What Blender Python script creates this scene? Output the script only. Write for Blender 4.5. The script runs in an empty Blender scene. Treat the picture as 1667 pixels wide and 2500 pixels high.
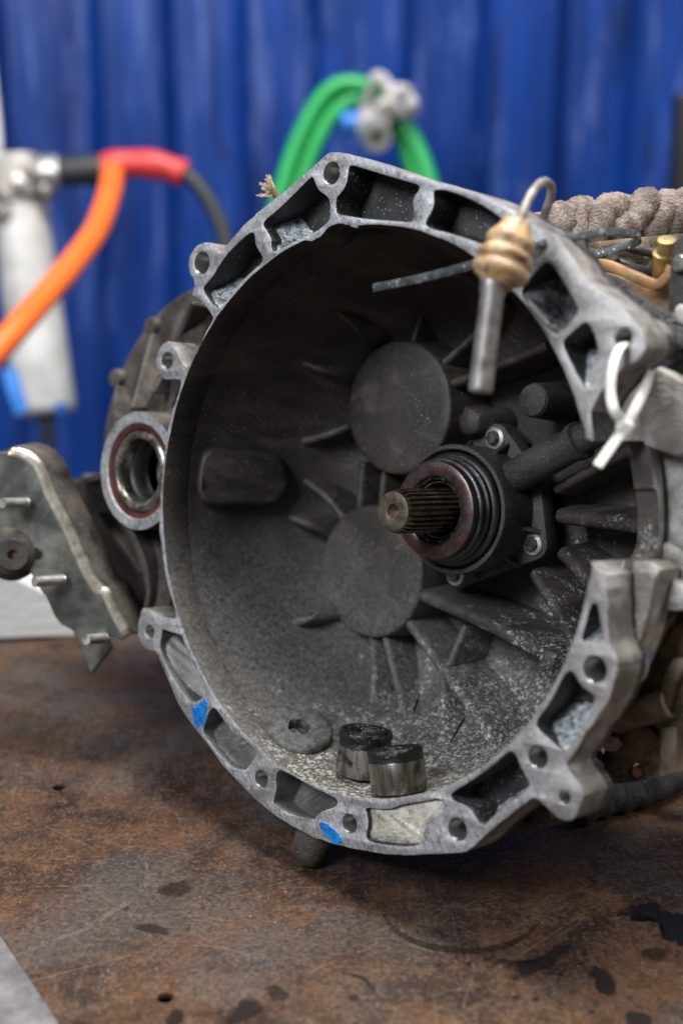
import bpy, bmesh, math, random
from mathutils import Vector, Matrix
random.seed(7)
sc = bpy.context.scene
C = sc.collection
rad = math.radians

# ------------------------------------------------------------------ camera
FPX, CX, CY = 50.0 / 36.0 * 2500.0, 833.5, 1250.0          # photograph pixels
PITCH = rad(17.0)
CAM_R = Matrix.Rotation(rad(90) - PITCH, 3, 'X')
CAM_H = 0.462
CAM_P = Vector((0.0, 0.0, CAM_H))
cam = bpy.data.cameras.new('camera')
cam.sensor_fit = 'VERTICAL'; cam.sensor_height = 36.0; cam.sensor_width = 24.0; cam.lens = 50.0
cam.clip_start = 0.02; cam.clip_end = 60.0
cam.dof.use_dof = True; cam.dof.focus_distance = 0.858; cam.dof.aperture_fstop = 3.2; cam.dof.aperture_blades = 9
camo = bpy.data.objects.new('camera', cam); C.objects.link(camo)
camo.matrix_world = Matrix.Translation(CAM_P) @ CAM_R.to_4x4()
sc.camera = camo

# ------------------------------------------------------------------ light
world = bpy.data.worlds.new('World'); sc.world = world; world.use_nodes = True
bg = world.node_tree.nodes['Background']
bg.inputs['Color'].default_value = (0.80, 0.87, 1.0, 1); bg.inputs['Strength'].default_value = 0.125

def area_lamp(name, loc, target, size, power, colour):
    l = bpy.data.lights.new(name, 'AREA'); l.shape = 'RECTANGLE'; l.size, l.size_y = size
    l.energy = power; l.color = colour
    o = bpy.data.objects.new(name, l); C.objects.link(o); o.location = loc
    o.rotation_euler = (Vector(target) - Vector(loc)).to_track_quat('-Z', 'Y').to_euler()
    return o
area_lamp('ceiling_lamp', (0.10, 1.00, 2.20), (0.05, 0.85, 0.2), (0.9, 0.7), 72.0, (1.0, 0.97, 0.94))
area_lamp('front_left_lamp', (-1.25, -0.55, 1.75), (0.0, 0.85, 0.2), (0.8, 0.8), 48.0, (0.90, 0.945, 1.0))  # cool area light from the upper front left, no doorway built
area_lamp('side_lamp', (2.0, 0.35, 1.5), (0.2, 0.9, 0.25), (0.6, 0.9), 17.0, (1.0, 0.95, 0.88))

sc.view_settings.view_transform = 'Standard'; sc.view_settings.look = 'None'
sc.view_settings.exposure = 0.28; sc.view_settings.gamma = 1.0
sc.view_settings.use_curve_mapping = False
sc.render.engine = 'CYCLES'
sc.cycles.use_denoising = True
sc.cycles.max_bounces = 8
sc.cycles.sample_clamp_indirect = 4.0

# ------------------------------------------------------------------ frames
def ray(px, py):
    return CAM_R @ Vector(((px - CX) / FPX, -(py - CY) / FPX, -1.0))     # depth 1 along the lens axis
def at(px, py, depth):
    return CAM_P + ray(px, py) * depth
def on_z(px, py, z=0.0):
    r = ray(px, py); return CAM_P + r * ((z - CAM_P.z) / r.z)

N = (CAM_R @ Vector((-0.674, -0.021, 0.738))).normalized()               # flange normal
V = CAM_R @ Vector((0, 1, 0)); V = (V - N * V.dot(N)).normalized()
U = V.cross(N).normalized()
R = 0.165
ORG = at(852.5, 1252, 0.824)
GB = Matrix(((U.x, V.x, N.x, ORG.x), (U.y, V.y, N.y, ORG.y), (U.z, V.z, N.z, ORG.z), (0, 0, 0, 1)))
GBI = GB.inverted()
def L(px, py, t):
    """picture point on the plane t metres behind the flange -> gearbox coordinates"""
    r = ray(px, py); p0 = ORG - N * t
    k = (p0 - CAM_P).dot(N) / r.dot(N)
    return GBI @ (CAM_P + r * k)
def Ld(px, py, depth):
    return GBI @ at(px, py, depth)

# ------------------------------------------------------------------ materials
def new_mat(name):
    m = bpy.data.materials.new(name); m.use_nodes = True
    nt = m.node_tree
    return m, nt, nt.nodes['Principled BSDF']
def node(nt, typ, **kw):
    n = nt.nodes.new(typ)
    for k, v in kw.items(): setattr(n, k, v)
    return n
def coords(nt, scale=(1, 1, 1), rot=(0, 0, 0), kind='Object'):
    tc = node(nt, 'ShaderNodeTexCoord'); mp = node(nt, 'ShaderNodeMapping')
    if any(rot):
        mp.vector_type = 'TEXTURE'; scale = tuple(1.0 / x for x in scale)          # turn first, then stretch
    mp.inputs['Scale'].default_value = scale; mp.inputs['Rotation'].default_value = rot
    nt.links.new(tc.outputs[kind], mp.inputs['Vector'])
    return mp.outputs['Vector']
def noise(nt, vec, scale, detail=6, rough=0.6, dist=0.0):
    n = node(nt, 'ShaderNodeTexNoise'); n.inputs['Scale'].default_value = scale
    n.inputs['Detail'].default_value = detail; n.inputs['Roughness'].default_value = rough
    n.inputs['Distortion'].default_value = dist
    nt.links.new(vec, n.inputs['Vector']); return n.outputs['Fac']
def voro(nt, vec, scale, feature='F1'):
    n = node(nt, 'ShaderNodeTexVoronoi'); n.feature = feature; n.inputs['Scale'].default_value = scale
    nt.links.new(vec, n.inputs['Vector']); return n
def ramp(nt, fac, stops, interp='LINEAR'):
    r = node(nt, 'ShaderNodeValToRGB'); r.color_ramp.interpolation = interp
    el = r.color_ramp.elements
    while len(el) < len(stops): el.new(0.5)
    for e, (p, c) in zip(el, stops):
        e.position = p; e.color = (c, c, c, 1) if isinstance(c, (int, float)) else (*c, 1)
    nt.links.new(fac, r.inputs['Fac']); return r.outputs['Color']
def mix(nt, fac, a, b, blend='MIX'):
    m = node(nt, 'ShaderNodeMix'); m.data_type = 'RGBA'; m.blend_type = blend
    for s, v in ((0, fac), (6, a), (7, b)):
        if hasattr(v, 'is_linked') or hasattr(v, 'node'): nt.links.new(v, m.inputs[s])
        elif s == 0: m.inputs[0].default_value = v
        else: m.inputs[s].default_value = (*v, 1) if len(v) == 3 else v
    return m.outputs[2]
def math_(nt, op, a, b=0.0):
    m = node(nt, 'ShaderNodeMath'); m.operation = op
    for i, v in ((0, a), (1, b)):
        if hasattr(v, 'node'): nt.links.new(v, m.inputs[i])
        else: m.inputs[i].default_value = v
    return m.outputs[0]
def bump(nt, bsdf, h, strength, dist, chain=None):
    b = node(nt, 'ShaderNodeBump'); b.inputs['Strength'].default_value = strength; b.inputs['Distance'].default_value = dist
    nt.links.new(h, b.inputs['Height'])
    if chain is not None: nt.links.new(chain, b.inputs['Normal'])
    nt.links.new(b.outputs['Normal'], bsdf.inputs['Normal']); return b.outputs['Normal']
def specks(nt, vec, scale, size, keep):
    """scattered round grains: 1 on a grain"""
    v = voro(nt, vec, scale)
    d = ramp(nt, v.outputs['Distance'], [(size * 0.55, 1.0), (size, 0.0)])
    s = node(nt, 'ShaderNodeSeparateColor'); nt.links.new(v.outputs['Color'], s.inputs['Color'])
    g = math_(nt, 'LESS_THAN', s.outputs['Red'], keep)
    return math_(nt, 'MULTIPLY', d, g)

def worn(name, c1, c2, scale=60, rough=(0.45, 0.7), metal=0.0, bmp=0.3, bscale=900, bdist=0.0006,
         dirt=None, grains=None, edge=0.5, stretch=(1, 1, 1), rot=(0, 0, 0), spec=0.5):
    """two-tone surface with patches of dirt, loose grains and fine relief"""
    m, nt, b = new_mat(name)
    vec = coords(nt); vs = coords(nt, stretch, rot)
    n1 = noise(nt, vs, scale, 8, 0.65)
    f = ramp(nt, n1, [(0.40, 0.0), (0.60, 1.0)])
    col = mix(nt, f, c1, c2)
    if dirt:
        dc, dscale, lo, hi = dirt
        n2 = noise(nt, vec, dscale, 9, 0.7, 0.6)
        col = mix(nt, ramp(nt, n2, [(lo, 0.0), (hi, 1.0)]), col, dc)
    h = noise(nt, vec, bscale, 4, 0.6)
    ch = bump(nt, b, h, bmp, bdist)
    if grains:
        for gc, gs, size, keep in grains:
            g = specks(nt, vec, gs, size, keep)
            col = mix(nt, g, col, gc)
    nt.links.new(col, b.inputs['Base Color'])
    nt.links.new(ramp(nt, n1, [(0.3, rough[0]), (0.7, rough[1])]), b.inputs['Roughness'])
    b.inputs['Metallic'].default_value = metal
    b.inputs['Specular IOR Level'].default_value = spec
    return m

def plain(name, col, rough=0.5, metal=0.0, bmp=0.0, bscale=300):
    m, nt, b = new_mat(name)
    vec = coords(nt)
    n = noise(nt, vec, bscale * 0.1, 6)
    c = mix(nt, n, tuple(x * 0.75 for x in col), tuple(min(1, x * 1.2) for x in col))
    nt.links.new(c, b.inputs['Base Color'])
    b.inputs['Roughness'].default_value = rough; b.inputs['Metallic'].default_value = metal
    if bmp: bump(nt, b, noise(nt, vec, bscale, 4), bmp, 0.001)
    return m

def machined_mat():
    m, nt, b = new_mat('machined_aluminium')
    vec = coords(nt)
    lines = noise(nt, coords(nt, (620, 30, 30), (0, 0, rad(28))), 1.0, 3, 0.5)
    big = noise(nt, vec, 35, 8, 0.7)
    col = mix(nt, ramp(nt, big, [(0.3, 0.0), (0.7, 1.0)]), (0.32, 0.323, 0.338), (0.60, 0.605, 0.622))
    col = mix(nt, ramp(nt, lines, [(0.38, 0.45), (0.54, 0.0)]), col, (0.20, 0.21, 0.25))
    st = noise(nt, vec, 90, 10, 0.75, 0.5)
    col = mix(nt, ramp(nt, st, [(0.54, 0.0), (0.62, 0.8)]), col, (0.17, 0.15, 0.13))
    st2 = noise(nt, vec, 260, 8, 0.8)
    col = mix(nt, ramp(nt, st2, [(0.52, 0.0), (0.60, 0.7)]), col, (0.17, 0.165, 0.165))
    col = mix(nt, ramp(nt, st2, [(0.36, 0.8), (0.45, 0.0)]), col, (0.80, 0.80, 0.82))
    # brown oxide film towards the side that lay in the weather
    sx = node(nt, 'ShaderNodeSeparateXYZ'); nt.links.new(vec, sx.inputs[0])
    wn = noise(nt, vec, 22, 6, 0.65)
    wr = math_(nt, 'ADD', math_(nt, 'MULTIPLY', sx.outputs['X'], 3.2), wn)
    col = mix(nt, ramp(nt, wr, [(0.78, 0.0), (1.05, 0.55)]), col, (0.36, 0.33, 0.31))
    gm_ = noise(nt, vec, 16, 9, 0.72, 0.4)
    col = mix(nt, ramp(nt, gm_, [(0.50, 0.0), (0.62, 0.60)]), col, (0.21, 0.195, 0.18))
    g = specks(nt, vec, 480, 0.30, 0.10)
    col = mix(nt, g, col, (0.70, 0.70, 0.70))
    g2 = specks(nt, vec, 380, 0.28, 0.12)
    col = mix(nt, g2, col, (0.10, 0.09, 0.08))
    nt.links.new(col, b.inputs['Base Color'])
    b.inputs['Metallic'].default_value = 0.55
    nt.links.new(ramp(nt, big, [(0.3, 0.36), (0.7, 0.52)]), b.inputs['Roughness'])
    c1 = bump(nt, b, lines, 0.25, 0.0004)
    bump(nt, b, noise(nt, vec, 420, 7, 0.75), 0.4, 0.0012, c1)
    return m

def bell_mat():
    """clutch dust over dark cast aluminium; pale corrosion bloom where water stood"""
    m, nt, b = new_mat('dusty_cast_interior')
    vec = coords(nt)
    sx = node(nt, 'ShaderNodeSeparateXYZ'); nt.links.new(vec, sx.inputs[0])
    n1 = noise(nt, vec, 26, 9, 0.65)
    col = mix(nt, ramp(nt, n1, [(0.3, 0.0), (0.7, 1.0)]), (0.015, 0.0122, 0.0098), (0.046, 0.0375, 0.0305))
    sm_ = noise(nt, coords(nt, (1, 1, 0.25)), 34, 7, 0.65, 0.8)
    col = mix(nt, ramp(nt, sm_, [(0.50, 0.0), (0.66, 0.65)]), col, (0.088, 0.075, 0.062))
    col = mix(nt, ramp(nt, sm_, [(0.26, 0.7), (0.42, 0.0)]), col, (0.008, 0.0065, 0.005))
    # settled grey dust in the lower left of the bell
    low = math_(nt, 'MULTIPLY', sx.outputs['Y'], -6.0)
    low = math_(nt, 'ADD', low, math_(nt, 'MULTIPLY', sx.outputs['X'], -2.0))
    gd = math_(nt, 'ADD', low, math_(nt, 'MULTIPLY', noise(nt, vec, 20, 8, 0.7), 0.7))
    fine = ramp(nt, noise(nt, vec, 330, 6, 0.8), [(0.34, 0.0), (0.66, 1.0)])
    col = mix(nt, ramp(nt, gd, [(0.60, 0.0), (1.55, 0.72)]), col, mix(nt, fine, (0.020, 0.019, 0.018), (0.20, 0.19, 0.175)))
    # white bloom
    wl = math_(nt, 'ADD', math_(nt, 'MULTIPLY', sx.outputs['Y'], -5.0), math_(nt, 'MULTIPLY', sx.outputs['X'], 2.5))
    wn = noise(nt, vec, 75, 10, 0.72, 0.4)
    wf = math_(nt, 'ADD', math_(nt, 'MULTIPLY', wl, 0.42), wn)
    wmask = ramp(nt, wf, [(0.67, 0.0), (0.81, 1.0)])
    wtex = math_(nt, 'MAXIMUM', specks(nt, vec, 330, 0.55, 0.5), math_(nt, 'MAXIMUM', specks(nt, vec, 640, 0.55, 0.5), specks(nt, vec, 190, 0.42, 0.28)))
    wtex = math_(nt, 'MULTIPLY', wtex, ramp(nt, noise(nt, vec, 420, 6, 0.8), [(0.34, 0.25), (0.58, 1.0)]))
    col = mix(nt, math_(nt, 'MULTIPLY', wmask, wtex), col, (0.50, 0.485, 0.43))
    cl = ramp(nt, noise(nt, vec, 30, 5, 0.6), [(0.42, 0.0), (0.62, 1.0)])
    for gc, gs, size, keep in (((0.34, 0.33, 0.30), 760, 0.30, 0.16), ((0.42, 0.41, 0.38), 430, 0.2, 0.10), ((0.12, 0.11, 0.1), 1100, 0.4, 0.25)):
        col = mix(nt, math_(nt, 'MULTIPLY', specks(nt, vec, gs, size, keep), cl), col, gc)
    nt.links.new(col, b.inputs['Base Color'])
    nt.links.new(ramp(nt, n1, [(0.3, 0.42), (0.7, 0.66)]), b.inputs['Roughness'])
    b.inputs['Specular IOR Level'].default_value = 0.5
    c1 = bump(nt, b, fine, 0.30, 0.0006)
    bump(nt, b, noise(nt, vec, 1500, 3), 0.3, 0.0004, c1)
    return m

M = {}
M['mach'] = machined_mat()
M['bell'] = bell_mat()
M['pocket'] = worn('dirty_pocket_casting', (0.018, 0.018, 0.018), (0.045, 0.045, 0.046), 45, (0.4, 0.7), 0.15, 0.5, 700, 0.0008,
                   dirt=((0.20, 0.21, 0.215), 210, 0.60, 0.72), grains=[((0.5, 0.5, 0.5), 700, 0.3, 0.14), ((0.35, 0.36, 0.36), 400, 0.25, 0.10)])
M['cast'] = worn('raw_cast_aluminium', (0.14, 0.127, 0.114), (0.31, 0.29, 0.272), 60, (0.45, 0.65), 0.45, 0.55, 650, 0.0010,
                 dirt=((0.10, 0.085, 0.07), 28, 0.52, 0.72), grains=[((0.5, 0.5, 0.48), 800, 0.3, 0.08)])
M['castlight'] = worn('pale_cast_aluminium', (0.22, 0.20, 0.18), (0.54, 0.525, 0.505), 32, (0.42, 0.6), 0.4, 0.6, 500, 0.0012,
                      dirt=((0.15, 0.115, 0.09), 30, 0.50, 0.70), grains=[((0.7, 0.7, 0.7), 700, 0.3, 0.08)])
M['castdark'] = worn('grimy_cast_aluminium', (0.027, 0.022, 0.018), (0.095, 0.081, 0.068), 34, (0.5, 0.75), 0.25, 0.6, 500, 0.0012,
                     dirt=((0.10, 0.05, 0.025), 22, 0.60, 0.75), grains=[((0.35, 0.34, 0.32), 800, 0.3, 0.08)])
M['oily'] = worn('oily_brown_casting', (0.045, 0.031, 0.019), (0.20, 0.145, 0.09), 45, (0.3, 0.55), 0.15, 0.6, 400, 0.0014,
                 dirt=((0.25, 0.12, 0.04), 20, 0.58, 0.72), grains=[((0.45, 0.36, 0.25), 600, 0.28, 0.10)])
M['ochre'] = worn('rusty_orange_bracket', (0.24, 0.12, 0.045), (0.42, 0.25, 0.11), 36, (0.45, 0.7), 0.1, 0.5, 400, 0.001,
                  dirt=((0.22, 0.17, 0.14), 40, 0.5, 0.7))
M['floorcast'] = worn('lit_bare_casting', (0.14, 0.146, 0.152), (0.62, 0.655, 0.68), 300, (0.3, 0.5), 0.4, 0.9, 420, 0.0016,
                      dirt=((0.035, 0.036, 0.038), 210, 0.54, 0.68), grains=[((0.75, 0.77, 0.78), 600, 0.35, 0.2)])  # bare casting, with overhead light on the pocket ends painted into its pale tone
M['floorgrey'] = worn('grey_pocket_casting', (0.10, 0.10, 0.096), (0.155, 0.155, 0.147), 40, (0.4, 0.55), 0.35, 0.3, 600, 0.0006,
                      dirt=((0.07, 0.066, 0.058), 45, 0.52, 0.78), grains=[((0.5, 0.5, 0.48), 700, 0.3, 0.12)])
M['brass'] = worn('tarnished_brass', (0.20, 0.15, 0.06), (0.36, 0.28, 0.12), 60, (0.3, 0.5), 0.6, 0.3, 400, 0.001)
M['dustytan'] = worn('dusty_tan_steel', (0.15, 0.115, 0.085), (0.28, 0.225, 0.175), 70, (0.5, 0.7), 0.2, 0.5, 400, 0.001,
                     dirt=((0.13, 0.065, 0.025), 50, 0.54, 0.70))
M['cream'] = worn('cream_rough_cast', (0.40, 0.38, 0.32), (0.66, 0.63, 0.55), 55, (0.7, 0.9), 0.0, 0.8, 260, 0.003,
                  dirt=((0.17, 0.135, 0.095), 130, 0.50, 0.68))
M['plastic'] = worn('dusty_black_housing', (0.020, 0.018, 0.016), (0.046, 0.041, 0.037), 40, (0.5, 0.7), 0.0, 0.6, 1200, 0.0005,
                    grains=[((0.32, 0.31, 0.29), 900, 0.3, 0.10), ((0.14, 0.13, 0.12), 1400, 0.4, 0.25)])
M['discdust'] = worn('dusty_disc', (0.040, 0.039, 0.037), (0.11, 0.107, 0.10), 240, (0.6, 0.8), 0.0, 0.6, 700, 0.0009,
                     dirt=((0.02, 0.019, 0.018), 80, 0.52, 0.66), grains=[((0.32, 0.31, 0.28), 900, 0.3, 0.12)])
M['rubber'] = worn('black_rubber', (0.010, 0.010, 0.010), (0.026, 0.025, 0.024), 50, (0.38, 0.55), 0.0, 0.3, 600, 0.0006,
                   grains=[((0.30, 0.29, 0.27), 1000, 0.3, 0.06)])
M['bluedsteel'] = worn('heat_tinted_steel', (0.070, 0.050, 0.050), (0.15, 0.062, 0.045), 90, (0.30, 0.48), 0.75, 0.25, 900, 0.0004,
                       dirt=((0.115, 0.10, 0.115), 150, 0.46, 0.60), grains=[((0.55, 0.52, 0.48), 1100, 0.3, 0.12)])
M['ringsteel'] = worn('dark_bearing_steel', (0.035, 0.034, 0.036), (0.085, 0.08, 0.08), 70, (0.3, 0.5), 0.7, 0.2, 900, 0.0004,
                      grains=[((0.5, 0.48, 0.45), 1100, 0.3, 0.10)])
M['spline'] = worn('oily_spline_steel', (0.15, 0.115, 0.085), (0.30, 0.25, 0.20), 120, (0.25, 0.42), 0.85, 0.2, 700, 0.0004,
                   dirt=((0.07, 0.022, 0.012), 110, 0.55, 0.66), grains=[((0.5, 0.5, 0.48), 1300, 0.3, 0.06)])
M['shaftface'] = worn('rusty_shaft_face', (0.07, 0.052, 0.04), (0.14, 0.11, 0.085), 200, (0.45, 0.65), 0.5, 0.4, 900, 0.0005,
                      dirt=((0.26, 0.06, 0.02), 190, 0.59, 0.67), grains=[((0.4, 0.37, 0.33), 1500, 0.35, 0.15)])
M['steel'] = worn('zinc_steel', (0.42, 0.41, 0.38), (0.66, 0.65, 0.61), 120, (0.3, 0.45), 0.75, 0.2, 600, 0.0005,
                  dirt=((0.12, 0.10, 0.08), 90, 0.56, 0.70))
M['darksteel'] = worn('dusty_bolt_steel', (0.10, 0.095, 0.09), (0.22, 0.21, 0.20), 150, (0.28, 0.45), 0.8, 0.2, 900, 0.0004,
                      grains=[((0.4, 0.39, 0.37), 1200, 0.3, 0.12)])
M['bush'] = worn('oil_stained_bush_steel', (0.10, 0.088, 0.072), (0.40, 0.385, 0.34), 75, (0.22, 0.42), 0.85, 0.2, 700, 0.0004,
                 dirt=((0.055, 0.045, 0.035), 60, 0.50, 0.62), stretch=(1, 1, 0.12))
def thread_mat():
    m, nt, b = new_mat('threaded_bore')
    vec = coords(nt)
    w = node(nt, 'ShaderNodeTexWave'); w.bands_direction = 'Z'; w.inputs['Scale'].default_value = 230; w.inputs['Distortion'].default_value = 0.6
    nt.links.new(vec, w.inputs['Vector'])
    b.inputs['Base Color'].default_value = (0.42, 0.41, 0.40, 1); b.inputs['Metallic'].default_value = 0.85; b.inputs['Roughness'].default_value = 0.3
    bump(nt, b, w.outputs['Fac'], 0.5, 0.0008)
    return m
M['thread'] = thread_mat()
def patchy(name, col, rough, scale, lo, hi, full=1.0):
    m, nt, b = new_mat(name)
    vec = coords(nt)
    at_ = node(nt, 'ShaderNodeAttribute'); at_.attribute_name = 'fade'
    n = noise(nt, vec, scale, 9, 0.75, 0.3)
    v = math_(nt, 'ADD', math_(nt, 'MULTIPLY', at_.outputs['Fac'], 0.75), math_(nt, 'ADD', math_(nt, 'MULTIPLY', math_(nt, 'SUBTRACT', n, 0.5), 2.0), 0.5))
    b.inputs['Specular IOR Level'].default_value = 0.12
    f = ramp(nt, v, [(lo, 0.0), (hi, full)])
    n2 = noise(nt, vec, scale * 2, 5, 0.7)
    c = mix(nt, n2, tuple(x * .7 for x in col), tuple(x * 1.35 for x in col))
    nt.links.new(c, b.inputs['Base Color']); b.inputs['Roughness'].default_value = rough
    nt.links.new(f, b.inputs['Alpha'])
    return m
M['scratch'] = patchy('bare_scratch', (0.15, 0.115, 0.085), 0.6, 160, 0.80, 1.45, 0.6)
M['palescratch'] = patchy('pale_scrape', (0.17, 0.14, 0.115), 0.7, 110, 0.85, 1.60, 0.42)
M['stain'] = patchy('oil_stain', (0.016, 0.012, 0.010), 0.55, 85, 0.66, 1.10, 0.92)
M['softstain'] = patchy('faint_oil_stain', (0.018, 0.012, 0.009), 0.6, 70, 0.66, 1.70, 0.55)
M['flake'] = patchy('black_paint_flake', (0.008, 0.008, 0.010), 0.7, 130, 0.72, 0.84)
M['tar'] = worn('tarry_rubber', (0.004, 0.004, 0.004), (0.014, 0.013, 0.013), 140, (0.10, 0.32), 0.0, 0.8, 260, 0.0028)
M['seal'] = worn('red_seal_rubber', (0.05, 0.008, 0.007), (0.10, 0.018, 0.014), 80, (0.5, 0.7), 0.0, 0.2, 500, 0.0005)
M['bracket'] = worn('greasy_galvanised_steel', (0.11, 0.112, 0.10), (0.25, 0.245, 0.215), 24, (0.24, 0.42), 0.8, 0.15, 300, 0.0006,
                    dirt=((0.10, 0.075, 0.04), 18, 0.52, 0.74))
M['fold_highlight'] = worn('highlit_fold_steel', (0.46, 0.42, 0.34), (0.78, 0.73, 0.62), 45, (0.24, 0.40), 0.8, 0.15, 300, 0.0006,
                 dirt=((0.13, 0.10, 0.06), 50, 0.46, 0.68))  # paler than the bracket steel: the fold's highlight is put into the colour
M['blue_paint'] = worn('blue_marker_paint', (0.0, 0.085, 0.32), (0.004, 0.20, 0.58), 260, (0.4, 0.55), 0.0, 0.4, 900, 0.0004)
M['amber'] = worn('amber_plastic', (0.33, 0.19, 0.075), (0.56, 0.40, 0.23), 70, (0.35, 0.55), 0.0, 0.3, 300, 0.0008,
                  dirt=((0.10, 0.055, 0.03), 110, 0.48, 0.66), stretch=(1, 1, 2.5))
M['rod'] = worn('dull_steel_rod', (0.26, 0.235, 0.21), (0.40, 0.385, 0.37), 60, (0.34, 0.5), 0.75, 0.2, 500, 0.0005,
                dirt=((0.12, 0.075, 0.045), 70, 0.50, 0.70))
M['wire'] = worn('weathered_wire', (0.20, 0.17, 0.14), (0.36, 0.33, 0.30), 120, (0.45, 0.6), 0.5, 0.2, 500, 0.0005)
M['tie_white'] = plain('white_nylon', (0.68, 0.67, 0.62), 0.42)
M['tie_black'] = worn('dusty_black_nylon', (0.022, 0.024, 0.026), (0.07, 0.075, 0.08), 150, (0.4, 0.6), 0.0, 0.5, 900, 0.0006,
                      grains=[((0.4, 0.42, 0.43), 500, 0.4, 0.22)])
M['rope'] = worn('grimy_braided_cord', (0.16, 0.12, 0.10), (0.34, 0.275, 0.235), 110, (0.8, 0.95), 0.0, 1.0, 520, 0.004,
                 dirt=((0.10, 0.07, 0.055), 40, 0.52, 0.7))
M['straw'] = plain('dry_fibre', (0.48, 0.36, 0.22), 0.9)
M['straw_dark'] = plain('dirty_twine', (0.12, 0.085, 0.055), 0.9)
M['orange'] = plain('orange_hose_rubber', (0.90, 0.155, 0.02), 0.38)
M['green'] = plain('green_hose_rubber', (0.012, 0.33, 0.075), 0.40)
M['red'] = plain('red_sleeve', (0.55, 0.035, 0.03), 0.45)
M['hoseblack'] = plain('black_hose', (0.016, 0.017, 0.02), 0.5)
M['whiteplast'] = worn('scuffed_white_plastic', (0.40, 0.39, 0.37), (0.64, 0.64, 0.64), 9, (0.4, 0.55), 0.0, 0.05, 100, 0.001,
                       dirt=((0.34, 0.28, 0.21), 14, 0.52, 0.74))
M['whiteblock'] = worn('white_foam_block', (0.52, 0.52, 0.50), (0.68, 0.68, 0.67), 24, (0.75, 0.9), 0.0, 0.4, 160, 0.002,
                       dirt=((0.25, 0.24, 0.22), 30, 0.60, 0.74), stretch=(0.3, 1, 5))
M['bluetape'] = plain('blue_tape', (0.01, 0.16, 0.55), 0.45)
M['knotwhite'] = plain('white_knob', (0.46, 0.43, 0.42), 0.6)
M['sleeve'] = worn('fabric_hose_sleeve', (0.010, 0.010, 0.011), (0.030, 0.030, 0.032), 35, (0.7, 0.9), 0.0, 0.7, 900, 0.0010,
                   grains=[((0.22, 0.22, 0.22), 900, 0.35, 0.12)])

M['gritty'] = worn('gritty_black_plastic', (0.020, 0.020, 0.021), (0.07, 0.068, 0.066), 420, (0.25, 0.45), 0.1, 1.0, 650, 0.003,
                   grains=[((0.45, 0.45, 0.45), 900, 0.35, 0.25), ((0.34, 0.25, 0.18), 1300, 0.4, 0.12)])
M['offcut'] = worn('scuffed_sheet_steel', (0.16, 0.15, 0.15), (0.26, 0.25, 0.25), 30, (0.4, 0.6), 0.5, 0.3, 800, 0.0006,
                   dirt=((0.07, 0.07, 0.085), 18, 0.52, 0.70), grains=[((0.4, 0.4, 0.42), 700, 0.3, 0.1)])

def wall_mat():
    m, nt, b = new_mat('scuffed_blue_paint')
    vec = coords(nt); st = coords(nt, (1, 1, 0.12))
    n1 = noise(nt, st, 9, 8, 0.65); n2 = noise(nt, st, 26, 9, 0.7)
    col = mix(nt, ramp(nt, n1, [(0.3, 0.0), (0.7, 1.0)]), (0.0008, 0.013, 0.095), (0.002, 0.050, 0.31))
    col = mix(nt, ramp(nt, n2, [(0.54, 0.0), (0.66, 0.70)]), col, (0.085, 0.135, 0.38))
    col = mix(nt, ramp(nt, noise(nt, st, 15, 8, 0.7, 1.0), [(0.54, 0.0), (0.64, 0.75)]), col, (0.003, 0.012, 0.055))
    nt.links.new(col, b.inputs['Base Color'])
    nt.links.new(ramp(nt, n2, [(0.3, 0.28), (0.7, 0.5)]), b.inputs['Roughness'])
    bump(nt, b, noise(nt, vec, 3.5, 2), 0.25, 0.02, bump(nt, b, n1, 0.08, 0.01))
    return m
M['wall'] = wall_mat()

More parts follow.
